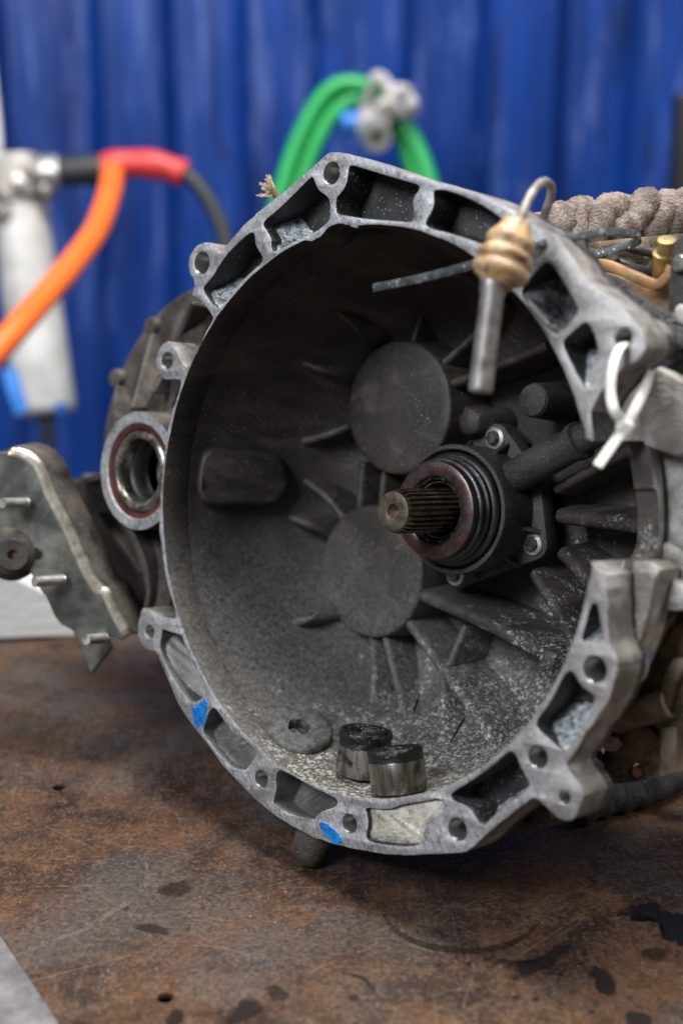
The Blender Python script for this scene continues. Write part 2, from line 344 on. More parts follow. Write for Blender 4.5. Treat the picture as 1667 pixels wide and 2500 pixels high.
def table_mat():
    m, nt, b = new_mat('rusty_bench_steel')
    vec = coords(nt)
    n0 = noise(nt, vec, 5.5, 8, 0.62, 0.3)
    n1 = noise(nt, vec, 19, 10, 0.7, 0.5)
    n2 = noise(nt, vec, 85, 10, 0.8)
    n3 = noise(nt, vec, 340, 6, 0.8)
    col = mix(nt, ramp(nt, n1, [(0.40, 0.0), (0.60, 1.0)]), (0.020, 0.0085, 0.0045), (0.100, 0.046, 0.021))
    col = mix(nt, ramp(nt, n2, [(0.48, 0.0), (0.62, 0.65)]), col, (0.130, 0.080, 0.048))
    col = mix(nt, ramp(nt, n0, [(0.47, 0.0), (0.62, 0.85)]), col, mix(nt, n2, (0.022, 0.019, 0.018), (0.115, 0.105, 0.098)))
    col = mix(nt, ramp(nt, noise(nt, vec, 11, 8, 0.7, 0.8), [(0.54, 0.0), (0.68, 0.85)]), col, (0.024, 0.009, 0.006))
    col = mix(nt, ramp(nt, noise(nt, vec, 30, 8, 0.7, 0.4), [(0.62, 0.0), (0.72, 0.6)]), col, (0.20, 0.085, 0.035))
    col = mix(nt, ramp(nt, n3, [(0.39, 0.75), (0.48, 0.0)]), col, (0.024, 0.013, 0.009))
    col = mix(nt, ramp(nt, n3, [(0.53, 0.0), (0.64, 0.6)]), col, (0.17, 0.12, 0.088))
    # brushed worn band
    br = noise(nt, coords(nt, (1.0, 0.10, 1), (0, 0, rad(4))), 260, 6, 0.7)
    band = noise(nt, vec, 4.2, 4, 0.5)
    col = mix(nt, math_(nt, 'MULTIPLY', ramp(nt, br, [(0.52, 0.0), (0.74, 0.38)]), ramp(nt, band, [(0.48, 0.0), (0.62, 1.0)])), col, (0.22, 0.205, 0.195))
    for ang_, sc_, lo_ in ((25, 0.5, 0.68), (-38, 0.6, 0.685), (74, 0.45, 0.69), (118, 0.55, 0.69)):
        ln_ = noise(nt, coords(nt, (9 * sc_, 620 * sc_, 1), (0, 0, rad(ang_))), 1.0, 3, 0.55)
        col = mix(nt, ramp(nt, ln_, [(lo_, 0.0), (lo_ + 0.06, 0.42)]), col, (0.19, 0.15, 0.12))
    gr_ = noise(nt, vec, 150, 8, 0.8, 0.3)
    col = mix(nt, ramp(nt, gr_, [(0.54, 0.0), (0.62, 0.8)]), col, (0.016, 0.010, 0.008))
    # oil drips: dark irregular spots
    wv = node(nt, 'ShaderNodeVectorMath'); wv.operation = 'ADD'
    tn = node(nt, 'ShaderNodeTexNoise'); tn.inputs['Scale'].default_value = 45; nt.links.new(vec, tn.inputs['Vector'])
    sv = node(nt, 'ShaderNodeVectorMath'); sv.operation = 'SCALE'; sv.inputs['Scale'].default_value = 0.02
    nt.links.new(tn.outputs['Color'], sv.inputs[0]); nt.links.new(vec, wv.inputs[0]); nt.links.new(sv.outputs[0], wv.inputs[1])
    dr = specks(nt, wv.outputs[0], 17, 0.16, 0.22)
    col = mix(nt, math_(nt, 'MULTIPLY', dr, 0.8), col, (0.017, 0.014, 0.013))
    dr2 = specks(nt, wv.outputs[0], 60, 0.22, 0.07)
    col = mix(nt, math_(nt, 'MULTIPLY', dr2, 0.8), col, (0.02, 0.014, 0.012))
    g = specks(nt, vec, 420, 0.2, 0.02)
    col = mix(nt, g, col, (0.38, 0.37, 0.36))
    nt.links.new(col, b.inputs['Base Color'])
    b.inputs['Metallic'].default_value = 0.10
    nt.links.new(ramp(nt, n1, [(0.3, 0.48), (0.7, 0.72)]), b.inputs['Roughness'])
    b.inputs['Specular IOR Level'].default_value = 0.26
    c1 = bump(nt, b, n3, 0.35, 0.0010)
    c1 = bump(nt, b, n2, 0.35, 0.0018, c1)
    bump(nt, b, br, 0.2, 0.0008, c1)
    return m
M['table'] = table_mat()

# ------------------------------------------------------------------ builders
def setp(o, label=None, cat=None, group=None, kind=None):
    for k, v in (('label', label), ('category', cat), ('group', group), ('kind', kind)):
        if v: o[k] = v
    return o
def link(name, me, mats, parent=None, smooth=40):
    o = bpy.data.objects.new(name, me); C.objects.link(o)
    for m in (mats if isinstance(mats, (list, tuple)) else [mats]): me.materials.append(M[m])
    if smooth:
        me.polygons.foreach_set('use_smooth', [True] * len(me.polygons))
        if smooth < 180: me.set_sharp_from_angle(angle=rad(smooth))
    if parent is not None: o.parent = parent
    return o
def mesh_of(vs, fs, fix=True):
    me = bpy.data.meshes.new('shape'); me.from_pydata([tuple(v) for v in vs], [], fs); me.update()
    if fix:
        bm = bmesh.new(); bm.from_mesh(me); bmesh.ops.recalc_face_normals(bm, faces=bm.faces); bm.to_mesh(me); bm.free()
    return me
def empty(name, matrix, label, cat, group=None):
    o = bpy.data.objects.new(name, None); C.objects.link(o); o.matrix_world = matrix; o.empty_display_size = 0.02
    return setp(o, label, cat, group)
def basis(axis, up=None):
    a = Vector(axis).normalized()
    u = Vector(up) if up is not None else (Vector((0, 0, 1)) if abs(a.z) < 0.9 else Vector((0, 1, 0)))
    x = u.cross(a).normalized(); y = a.cross(x).normalized()
    return x, y, a
def lathe(prof, org=(0, 0, 0), axis=(0, 0, 1), seg=48, caps=True, loop=False, up=None, wob=None):
    """prof: (radius, height along axis)"""
    x, y, a = basis(axis, up); org = Vector(org); vs, fs = [], []
    for i, (r, h) in enumerate(prof):
        for k in range(seg):
            t = 2 * math.pi * k / seg
            rr = r * (1 + (wob(t, i) if wob else 0))
            vs.append(org + a * h + x * rr * math.cos(t) + y * rr * math.sin(t))
    n = len(prof)
    for i in range(n if loop else n - 1):
        j = (i + 1) % n
        for k in range(seg):
            k2 = (k + 1) % seg
            fs.append((i * seg + k, i * seg + k2, j * seg + k2, j * seg + k))
    if caps and not loop:
        fs.append(tuple(range(seg - 1, -1, -1))); fs.append(tuple((n - 1) * seg + k for k in range(seg)))
    return mesh_of(vs, fs)
def spline_pts(pts, n=8, closed=False):
    P = [Vector(p) for p in pts]; out = []; m = len(P)
    for i in range(m if closed else m - 1):
        p1, p2 = P[i], P[(i + 1) % m]
        p0 = P[i - 1] if (closed or i > 0) else p1 * 2 - p2
        p3 = P[(i + 2) % m] if (closed or i + 2 < m) else p2 * 2 - p1
        for k in range(n):
            t = k / n
            out.append(0.5 * ((2 * p1) + (p2 - p0) * t + (2 * p0 - 5 * p1 + 4 * p2 - p3) * t * t + (3 * p1 - p0 - 3 * p2 + p3) * t ** 3))
    if not closed: out.append(P[-1])
    return out
def tube_data(path, r, seg=14, flat=None, closed=False, up=None):
    """r: radius or function of 0..1; flat=(w,h) gives a strap section"""
    n = len(path); vs, fs = [], []; prev = None
    for i, p in enumerate(path):
        d = (path[(i + 1) % n] - path[i - 1]) if closed else (path[min(i + 1, n - 1)] - path[max(i - 1, 0)])
        d.normalize()
        if prev is None:
            x = (Vector(up) if up is not None else (Vector((0, 0, 1)) if abs(d.z) < 0.9 else Vector((1, 0, 0))))
        else: x = prev
        x = (x - d * x.dot(d)).normalized(); prev = x; y = d.cross(x)
        rr = r(i / max(1, n - 1)) if callable(r) else r
        for k in range(seg):
            t = 2 * math.pi * k / seg
            if flat:
                c, s = math.cos(t), math.sin(t)
                q = (abs(c) ** 0.35 * math.copysign(1, c) * flat[0], abs(s) ** 0.35 * math.copysign(1, s) * flat[1])
                vs.append(p + x * q[0] + y * q[1])
            else: vs.append(p + x * rr * math.cos(t) + y * rr * math.sin(t))
    for i in range(n if closed else n - 1):
        j = (i + 1) % n
        for k in range(seg):
            k2 = (k + 1) % seg
            fs.append((i * seg + k, i * seg + k2, j * seg + k2, j * seg + k))
    if not closed:
        fs.append(tuple(range(seg - 1, -1, -1))); fs.append(tuple((n - 1) * seg + k for k in range(seg)))
    return vs, fs
def tube(path, r, seg=14, **kw):
    return mesh_of(*tube_data([Vector(p) for p in path], r, seg, **kw))
def join_data(parts):
    vs, fs = [], []
    for v, f in parts:
        o = len(vs); vs += list(v); fs += [tuple(i + o for i in q) for q in f]
    return vs, fs
def curve_solid(loops, w_front, w_back, bevel=0.0, mats_rule=None):
    """flat outlines with holes -> solid between two depths (local z)"""
    cu = bpy.data.curves.new('outline', 'CURVE'); cu.dimensions = '2D'; cu.fill_mode = 'BOTH'
    for lp in loops:
        s = cu.splines.new('POLY'); s.points.add(len(lp) - 1); s.use_cyclic_u = True
        for q, p in zip(s.points, lp): q.co = (p[0], p[1], 0, 1)
    cu.extrude = (w_front - w_back) / 2 - bevel; cu.bevel_depth = bevel; cu.bevel_resolution = 1; cu.offset = -bevel
    ob = bpy.data.objects.new('outline', cu); C.objects.link(ob)
    dg = bpy.context.evaluated_depsgraph_get(); dg.update()
    me = bpy.data.meshes.new_from_object(ob.evaluated_get(dg))
    bpy.data.objects.remove(ob); bpy.data.curves.remove(cu)
    me.materials.clear()
    me.transform(Matrix.Translation((0, 0, (w_front + w_back) / 2)))
    bm = bmesh.new(); bm.from_mesh(me); bmesh.ops.remove_doubles(bm, verts=bm.verts, dist=1e-6)
    bmesh.ops.recalc_face_normals(bm, faces=bm.faces); bm.to_mesh(me); bm.free()
    return me
def prism(pts_a, pts_b):
    n = len(pts_a); fs = [tuple(range(n - 1, -1, -1)), tuple(range(n, 2 * n))]
    for k in range(n): fs.append((k, (k + 1) % n, n + (k + 1) % n, n + k))
    return list(pts_a) + list(pts_b), fs
def bevelled(o, w=0.0012, seg=2, ang=35):
    b = o.modifiers.new('bevel', 'BEVEL'); b.width = w; b.segments = seg; b.limit_method = 'ANGLE'; b.angle_limit = rad(ang); return o
def box_data(c, size, mat3=None):
    m = mat3 or Matrix.Identity(3); c = Vector(c); vs = []
    for sx in (-1, 1):
        for sy in (-1, 1):
            for sz in (-1, 1): vs.append(c + m @ Vector((sx * size[0] / 2, sy * size[1] / 2, sz * size[2] / 2)))
    return vs, [(0, 1, 3, 2), (4, 6, 7, 5), (0, 4, 5, 1), (2, 3, 7, 6), (0, 2, 6, 4), (1, 5, 7, 3)]
def round_poly(pts, it=2, keep=0.25):
    P = [Vector(p) for p in pts]
    for _ in range(it):
        out = []
        for i in range(len(P)):
            a, b = P[i], P[(i + 1) % len(P)]
            out += [a.lerp(b, keep), a.lerp(b, 1 - keep)]
        P = out
    return P
def crop(pts, x0, y0, s):
    return [(x0 + x / s, y0 + y / s) for x, y in pts]
def flat(pts, t=0.0):
    return [Vector((q.x, q.y)) for q in (L(x, y, t) for x, y in pts)]
def circle2(px, py, rpx, t=0.0, n=28):
    c = L(px, py, t); top = L(px, py - rpx, t); r = (Vector((c.x, c.y)) - Vector((top.x, top.y))).length
    return [Vector((c.x + r * math.cos(2 * math.pi * k / n), c.y + r * math.sin(2 * math.pi * k / n))) for k in range(n)], (c.x, c.y, r)

# ================================================================== SETTING
BACK_Y = 1.15
def tabletop():
    outline = [Vector((-1.3, 0.12)), Vector((1.3, 0.12)), Vector((1.3, BACK_Y)), Vector((-1.3, BACK_Y))]
    loops = [outline]
    for px, py, r in ((404, 2435, 0.0043), (145, 1922, 0.0043)):
        c = on_z(px, py)
        loops.append([Vector((c.x + r * math.cos(a * math.pi / 12), c.y + r * math.sin(a * math.pi / 12))) for a in range(24)])
    o = link('workbench_top', curve_solid(loops, 0.0, -0.004, 0.0006), 'table', smooth=30)
    setp(o, 'rust-brown steel workbench top with scratches, oil drips and drilled holes', None, None, 'structure')
    vs, fs = box_data((0, (0.12 + BACK_Y) / 2, -0.06), (2.55, BACK_Y - 0.16, 0.02))
    link('hole_backdrop', mesh_of(vs, fs), 'wall', o, smooth=0)  # added panel, keeps the bright world colour out of the drilled holes
tabletop()

def wall():
    y0, z0, z1 = 2.35, -0.9, 2.0
    pitch, dep = 0.245, 0.036
    xs, x = [], -2.2
    prof = []
    k = 0
    wr = random.Random(9)
    while x < 2.2:
        w1 = wr.uniform(0.085, 0.125); w2 = wr.uniform(0.075, 0.12); e = wr.uniform(-0.006, 0.006)
        for dx, d in ((0.0, e), (w1, e), (w1 + 0.028, dep + e), (w1 + 0.028 + w2, dep + e)):
            prof.append((x + dx, y0 + d))
        x += w1 + w2 + 0.056
    vs, fs = [], []
    for (a, b) in prof: vs += [(a - 0.10, b, z0), (a - 0.10, b, z1)]
    for i in range(len(prof) - 1): fs.append((2 * i, 2 * i + 2, 2 * i + 3, 2 * i + 1))
    o = link('corrugated_wall', mesh_of(vs, fs, False), 'wall', smooth=0)
    s = o.modifiers.new('thickness', 'SOLIDIFY'); s.thickness = 0.002; s.offset = 1
    b = o.modifiers.new('bend', 'BEVEL'); b.width = 0.012; b.segments = 3; b.limit_method = 'ANGLE'; b.angle_limit = rad(20)
    setp(o, 'blue painted corrugated steel wall behind the bench', None, None, 'structure')
wall()

# ================================================================== GEARBOX
gb = empty('gearbox', GB, 'opened car gearbox with dusty round bell housing lying on the rusty bench', 'gearbox')

S = 2.613
OUT = [(1448, 1077), (1441, 1003), (1462, 962), (1490, 930), (1515, 902), (1545, 885), (1562, 871), (1574, 848), (1569, 815), (1553, 789),
       (1522, 756), (1480, 722), (1440, 692), (1405, 645), (1361, 580), (1329, 561), (1288, 538), (1265, 524), (1224, 499), (1169, 474),
       (1101, 455), (1023, 432), (950, 408), (917, 397), (859, 378), (817, 371), (798, 376), (783, 390), (744, 424), (675, 482), (614, 531),
       (580, 568), (556, 596), (545, 609), (537, 618), (528, 608), (515, 596), (499, 592), (478, 603), (465, 625), (461, 645), (465, 669), (473, 681),
       (475, 700), (471, 719), (492, 734), (515, 765), (519, 780), (503, 811), (484, 853), (465, 888), (454, 895), (447, 889), (434, 863),
       (421, 843), (406, 835), (391, 850), (382, 873), (383, 899), (393, 917), (406, 926), (434, 926), (442, 934), (434, 968), (421, 1006),
       (412, 1042), (406, 1077), (399, 1134), (394, 1185), (391, 1236), (390, 1297), (394, 1325), (400, 1376), (410, 1430), (424, 1478), (428, 1507),
       (401, 1508), (377, 1499), (350, 1485), (342, 1505), (337, 1543), (343, 1567), (360, 1585), (381, 1591), (392, 1614), (411, 1660),
       (438, 1721), (468, 1767), (507, 1817), (545, 1870), (552, 1877), (579, 1905), (626, 1954), (676, 1994), (714, 2017), (768, 2044), (836, 2066),
       (914, 2081), (986, 2088), (1057, 2085), (1123, 2081), (1149, 2071), (1190, 2033), (1241, 1992), (1292, 1953), (1307, 1949), (1327, 1965),
       (1350, 1986), (1373, 2002), (1399, 1998), (1415, 1966), (1423, 1936), (1411, 1909), (1388, 1882), (1383, 1863), (1400, 1840), (1427, 1794),
       (1457, 1752), (1480, 1717), (1493, 1683), (1503, 1645), (1507, 1614), (1496, 1584), (1485, 1553), (1482, 1476), (1480, 1438), (1480, 1405), (1437, 1375)]
def smooth_open(P, n=4):
    return spline_pts([Vector((p.x, p.y, 0)) for p in P], n)
a_up = L(1421, 1072, 0); a_lo = L(1437, 1375, 0)
ang_lo = math.atan2(a_lo.y, a_lo.x); ang_up = math.atan2(a_up.y, a_up.x)
outer2 = flat(OUT)
core = smooth_open(outer2[1:-2], 4)
outer_pts = [outer2[0]] + [Vector((p.x, p.y)) for p in core] + outer2[-2:]
# inner bore, from the lower notch corner round the bottom and back over the top
BUMP = flat([(760, 590), (783, 577), (800, 557), (815, 549), (836, 547), (856, 553), (872, 558)])
ab0 = math.atan2(BUMP[0].y, BUMP[0].x); ab1 = math.atan2(BUMP[-1].y, BUMP[-1].x)
inner_pts = []
steps = 180
total = 2 * math.pi - (ang_up - ang_lo)
done = False
for k in range(steps + 1):
    a = ang_lo - total * k / steps
    aa = (a + math.pi) % (2 * math.pi) - math.pi
    if ab1 <= aa <= ab0:
        if not done:
            inner_pts += [Vector((p.x, p.y)) for p in smooth_open(BUMP, 4)]; done = True
        continue
    rr = R * (1 + 0.0012 * math.sin(aa * 31) * (0.5 + 0.5 * math.sin(aa * 7)))
    inner_pts.append(Vector((rr * math.cos(a), rr * math.sin(a))))
nick = random.Random(21)
outer_pts = [p + Vector((nick.uniform(-1, 1), nick.uniform(-1, 1))) * (0.00022 + (0.0006 if nick.random() < 0.06 else 0)) for p in outer_pts]
inner_pts = [p * (1 + (nick.uniform(0, 0.0045) if nick.random() < 0.10 else nick.uniform(0, 0.0008))) for p in inner_pts]
CSHAPE = outer_pts + inner_pts

POCK = [
    crop([(950, 238), (965, 280), (990, 330), (1045, 365), (1060, 395), (1062, 500), (1040, 535), (985, 580), (890, 625), (800, 670), (715, 715), (690, 712), (684, 665), (690, 640), (650, 575), (634, 550), (640, 520), (750, 430), (850, 330), (930, 248)], 400, 340, S),
    crop([(565, 592), (580, 610), (582, 650), (590, 690), (628, 740), (632, 778), (600, 810), (500, 900), (430, 990), (385, 1050), (345, 1080), (300, 1040), (258, 980), (250, 945), (292, 900), (322, 860), (350, 810), (405, 730), (480, 655), (540, 602)], 400, 340, S),
    crop([(672, 790), (720, 803), (850, 843), (1000, 888), (1095, 912), (1110, 932), (1098, 962), (1073, 990), (1063, 1030), (1073, 1080), (1072, 1130), (1055, 1156), (1000, 1153), (880, 1143), (780, 1138), (640, 1114), (585, 1106), (575, 1080), (575, 1000), (602, 975), (640, 920), (652, 850), (657, 804)], 600, 100, S),
    crop([(242, 138), (300, 138), (400, 172), (500, 222), (570, 267), (615, 310), (640, 350), (620, 395), (580, 430), (530, 440), (420, 402), (330, 372), (230, 350), (198, 333), (193, 310), (207, 285), (227, 250), (240, 210), (234, 160)], 950, 400, 2.187),
    crop([(838, 515), (880, 552), (920, 612), (960, 682), (1000, 752), (1014, 785), (985, 820), (945, 868), (905, 912), (870, 900), (800, 830), (740, 758), (700, 690), (725, 640), (775, 585)], 950, 400, 2.187),
    crop([(1050, 838), (1078, 872), (1106, 940), (1118, 1020), (1118, 1045), (1085, 1078), (1072, 1130), (1066, 1180), (1045, 1200), (1003, 1130), (955, 1035), (918, 952), (960, 912), (1002, 872)], 950, 400, 2.187),
    crop([(988, 188), (1012, 188), (1028, 230), (1038, 310), (1056, 380), (1052, 428), (1010, 442), (945, 442), (918, 420), (932, 370), (952, 300), (967, 230)], 1067, 1400, S),
    crop([(842, 614), (875, 640), (898, 690), (940, 735), (995, 772), (1006, 792), (988, 850), (940, 950), (905, 1010), (870, 1075), (815, 1135), (765, 1105), (700, 1045), (630, 982), (636, 930), (702, 852), (762, 742), (802, 655)], 1067, 1400, S),
    [(1249, 1832), (1262, 1848), (1268, 1867), (1280, 1890), (1293, 1911), (1290, 1921), (1275, 1937), (1234, 1966), (1190, 2006), (1180, 2016), (1168, 2008), (1156, 1985), (1140, 1968), (1108, 1957), (1100, 1945), (1102, 1935), (1150, 1906), (1200, 1871), (1233, 1840)],
    crop([(478, 730), (510, 742), (600, 792), (700, 848), (800, 893), (846, 920), (846, 953), (818, 973), (760, 988), (715, 1018), (700, 1050), (640, 1040), (560, 1016), (480, 980), (434, 945), (447, 900), (457, 850), (453, 800), (457, 750)], 500, 1600, S),
    crop([(577, 853), (600, 872), (640, 932), (680, 992), (715, 1022), (755, 1040), (790, 1072), (822, 1105), (852, 1140), (850, 1168), (818, 1208), (780, 1262), (700, 1240), (645, 1188), (568, 1100), (508, 1010), (525, 960), (545, 885)], 300, 1400, S),
    crop([(252, 350), (300, 374), (360, 388), (380, 402), (397, 462), (437, 545), (497, 662), (532, 740), (527, 778), (480, 815), (435, 825), (422, 810), (355, 730), (285, 600), (242, 500), (236, 450), (247, 400)], 300, 1400, S),
]
SLAB = crop([(372, 138), (480, 152), (560, 124), (650, 112), (735, 94), (752, 130), (742, 170), (680, 213), (655, 250), (650, 298), (620, 323), (560, 328), (430, 313), (388, 299), (378, 270), (392, 220), (383, 170)], 700, 1900, 1.96)
HOLES = [(493, 642, 28), (408, 881, 21), (366, 1542, 17), (809, 423, 28), (1520, 824, 25), (1451, 1634, 34), (1312, 1848, 29), (1377, 1947, 17),
         (853, 2011, 24), (1116, 2025, 29), (638, 1902, 22)]
pock_loops = [round_poly(flat(p), 2) for p in POCK] + [round_poly(flat(SLAB), 1)]
hole_loops, hole_c = [], []
for px, py, r in HOLES:
    lp, c = circle2(px, py, r); hole_loops.append(lp); hole_c.append(c)
FD = 0.024
me = curve_solid([CSHAPE] + pock_loops + hole_loops, 0.0, -FD, 0.0003)
fl = link('flange', me, ['mach', 'cast', 'pocket', 'thread', 'bell', 'castlight', 'floorgrey'], gb, smooth=35)
from mathutils.kdtree import KDTree
tags = []
for p in outer_pts: tags.append((p, 1))
for p in inner_pts: tags.append((p, 2))
for n_, lp in enumerate(pock_loops):
    tg = 6 if n_ in (9, 10, 11) else 2
    for i, p in enumerate(lp): tags += [(p, tg), (p.lerp(lp[(i + 1) % len(lp)], 0.5), tg)]
for lp in hole_loops:
    for p in lp: tags.append((p, 3))
kd = KDTree(len(tags))
for i, (p, _) in enumerate(tags): kd.insert((p.x, p.y, 0), i)
kd.balance()
for f in me.polygons:
    if f.normal.z > 0.5: f.material_index = 0
    else:
        c = f.center; f.material_index = tags[kd.find((c.x, c.y, 0))[1]][1]
        rr = math.hypot(c.x, c.y)
        if c.x > 0.12 and a_lo.y - 0.012 < c.y < a_up.y + 0.003: f.material_index = 5
        elif rr < R + 0.0025 and c.x * f.normal.x + c.y * f.normal.y < -0.3 * rr: f.material_index = 4

# web floors behind the pockets (solid casting), bore skin left open
def backing(name, off, d0, d1, mat):
    o = link(name, curve_solid([CSHAPE], d0, d1, 0.0), mat, gb, smooth=35)
    return o
backing('flange_web', 0, -FD + 0.0015, -FD - 0.004, ['pocket'])
# rough cream skin in the shallow recess at the bottom of the flange
sl = [Vector((p.x, p.y)) for p in round_poly(flat(SLAB), 1)]
cx_ = sum((p.x for p in sl)) / len(sl); cy_ = sum((p.y for p in sl)) / len(sl)
vs, fs = [], []
rings = 9
for i in range(rings + 1):
    k = i / rings
    for p in sl:
        x, y = cx_ + (p.x - cx_) * k, cy_ + (p.y - cy_) * k
        vs.append((x, y, -0.0012 - 0.0022 * (k ** 4) + 0.0009 * math.sin(x * 700 + y * 300) * math.sin(y * 900 - x * 200) * (1 - k ** 6)))
m_ = len(sl)
for i in range(rings):
    for k in range(m_):
        fs.append((i * m_ + k, i * m_ + (k + 1) % m_, (i + 1) * m_ + (k + 1) % m_, (i + 1) * m_ + k))
o = link('cast_skin_patch', mesh_of(vs, fs), 'cream', gb, smooth=180)
for p in o.data.polygons:
    pass
setp(o, 'cream rough cast patch in the bottom of the flange')
s = o.modifiers.new('thick', 'SOLIDIFY'); s.thickness = 0.006; s.offset = -1

# sloped casting floors where the pockets run out
def pocket_floor(i, dirx, diry, deep, shal, mat='castlight', p=1.6):
    lp = pock_loops[i]; d = Vector((dirx, diry)).normalized()
    pr = [q.dot(d) for q in lp]; lo, hi = min(pr), max(pr)
    c0 = sum((q for q in lp), Vector((0, 0))) / len(lp); n = len(lp); vs, fs = [], []; K = 8
    for j in range(K + 1):
        k = 1.07 * j / K
        for q in lp:
            w = c0 + (q - c0) * k; s_ = min(1.0, max(0.0, (w.dot(d) - lo) / (hi - lo)))
            z = -(deep + (shal - deep) * s_ ** p)
            vs.append((w.x, w.y, z + 0.0007 * math.sin(w.x * 900) * math.sin(w.y * 1100 + 1)))
    for j in range(K):
        for k in range(n): fs.append((j * n + k, j * n + (k + 1) % n, (j + 1) * n + (k + 1) % n, (j + 1) * n + k))
    o = link('pocket_floor', mesh_of(vs, fs), mat, fl, smooth=180)
    if sum(f.normal.z for f in o.data.polygons) < 0: o.data.flip_normals()
for args in ((0, -0.75, -0.66, .030, .003, 'floorcast', 3.2), (1, -0.55, -0.83, .030, .002, 'floorcast', 3.4), (4, -0.8, -0.6, .030, .0012, 'floorcast', 1.5), (5, -0.1, -1.0, .030, .0012, 'floorcast', 1.4),
             (6, 0.0, -1.0, .026, .001, 'floorcast', 2.0), (7, 0.1, -1.0, .030, .001, 'floorcast', 1.8), (8, 0.55, -0.83, .030, .006, 'floorcast', 3.0), (9, 0.2, -1.0, .024, .006, 'floorgrey', 2.2),
             (10, -0.5, -0.86, .024, .004, 'floorgrey', 1.7), (11, -0.85, -0.5, .024, .004, 'floorgrey', 1.6), (2, 0.2, -1, .028, .018, 'pocket', 1.5)):
    pocket_floor(*args)

# ---- bell shell
PROF_IN = [(0.1648, 0.0225), (0.1642, 0.0300), (0.1605, 0.050), (0.1555, 0.075), (0.1490, 0.100), (0.1395, 0.125), (0.124, 0.143), (0.100, 0.153), (0.06, 0.157), (0.010, 0.158)]
PROF_OUT = [(0.018, 0.176), (0.110, 0.174), (0.138, 0.158), (0.151, 0.130), (0.159, 0.100), (0.1635, 0.075), (0.1650, 0.0605), (0.1720, 0.0570), (0.1735, 0.0540), (0.1730, 0.042), (0.1705, 0.0225)]
def wall_r(t):
    if t <= PROF_IN[0][1]: return R
    for (r0, t0), (r1, t1) in zip(PROF_IN, PROF_IN[1:]):
        if t <= t1: return r0 + (r1 - r0) * (t - t0) / (t1 - t0)
    return 0.0
def wall_t(r):
    for (r0, t0), (r1, t1) in zip(PROF_IN, PROF_IN[1:]):
        if r >= r1: return t0 + (t1 - t0) * (r0 - min(r, r0)) / (r0 - r1)
    return 0.158
def hit(px, py):
    """where the line of sight meets the inside of the bell"""
    t = 0.0
    while t < 0.158:
        q = L(px, py, t)
        if math.hypot(q.x, q.y) > wall_r(t) and t > 0.004: return q
        t += 0.0006
    return L(px, py, 0.157)
shell = lathe([(r, -t) for r, t in PROF_IN] + [(r, -t) for r, t in PROF_OUT], seg=128, loop=True, up=(0, 1, 0))
so = link('bell_wall', shell, ['bell', 'castlight', 'oily'], gb, smooth=30)
for f in shell.polygons:
    c = f.center; n = f.normal
    if c.x * n.x + c.y * n.y > 0.02 * 0 + 1e-4 and (c.x * n.x + c.y * n.y) / max(1e-6, math.hypot(c.x, c.y)) > 0.05: f.material_index = 1
    if c.z < -0.159: f.material_index = 2
    if f.material_index == 1 and c.z < -0.0595: f.material_index = 2
# starter window: stepped cut through the right side
nv = [(a_up.y - 0.0005, 0.02), (a_up.y - 0.0005, -0.044), (0.012, -0.046), (0.010, -0.0485), (-0.006, -0.050), (-0.017, -0.0505), (-0.0225, -0.046), (a_lo.y + 0.0005, -0.042), (a_lo.y + 0.0005, 0.02)]
vs, fs = prism([Vector((0.125, v, w)) for v, w in nv], [Vector((0.30, v, w)) for v, w in nv])
cut = link('window_cutter', mesh_of(vs, fs), 'castlight', smooth=0); cut.matrix_world = GB
bo = so.modifiers.new('window', 'BOOLEAN'); bo.object = cut; bo.operation = 'DIFFERENCE'; bo.solver = 'EXACT'
dg = bpy.context.evaluated_depsgraph_get(); dg.update()
nm = bpy.data.meshes.new_from_object(so.evaluated_get(dg)); so.modifiers.clear()
so.data = nm; bpy.data.objects.remove(cut)
for f in nm.polygons:
    c = f.center; rr = math.hypot(c.x, c.y)
    if c.x > 0.1 and a_lo.y - 0.001 < c.y < a_up.y + 0.001 and abs(c.x * f.normal.x + c.y * f.normal.y) < 0.5 * rr and c.z > -0.053: f.material_index = 0
nm.polygons.foreach_set('use_smooth', [True] * len(nm.polygons)); nm.set_sharp_from_angle(angle=rad(30))

# ---- round bearing bosses on the back wall
def disc_boss(name, px, py, rpx, t, mat='bell', rim=0.0018, length=0.05, n=64):
    _, (cx, cy, r) = circle2(px, py, rpx, t)
    z = -t
    prof = [(0.0005, z + 0.0012), (r * 0.55, z + 0.0010), (r * 0.88, z + 0.0004), (r - rim, z - 0.0002), (r - rim * 0.3, z - 0.0008), (r, z - rim * 1.2), (r + 0.003, z - length)]
    return link(name, lathe(prof, (cx, cy, 0), seg=n), mat, gb, smooth=50)
disc_boss('bearing_boss', 970, 995, 164, 0.117, length=0.042)
disc_boss('bearing_boss', 903, 1395, 162, 0.117, length=0.042)
disc_boss('round_boss', 1299, 977, 43, 0.116, length=0.045)
disc_boss('round_boss', 1336, 1611, 24, 0.098, length=0.045)

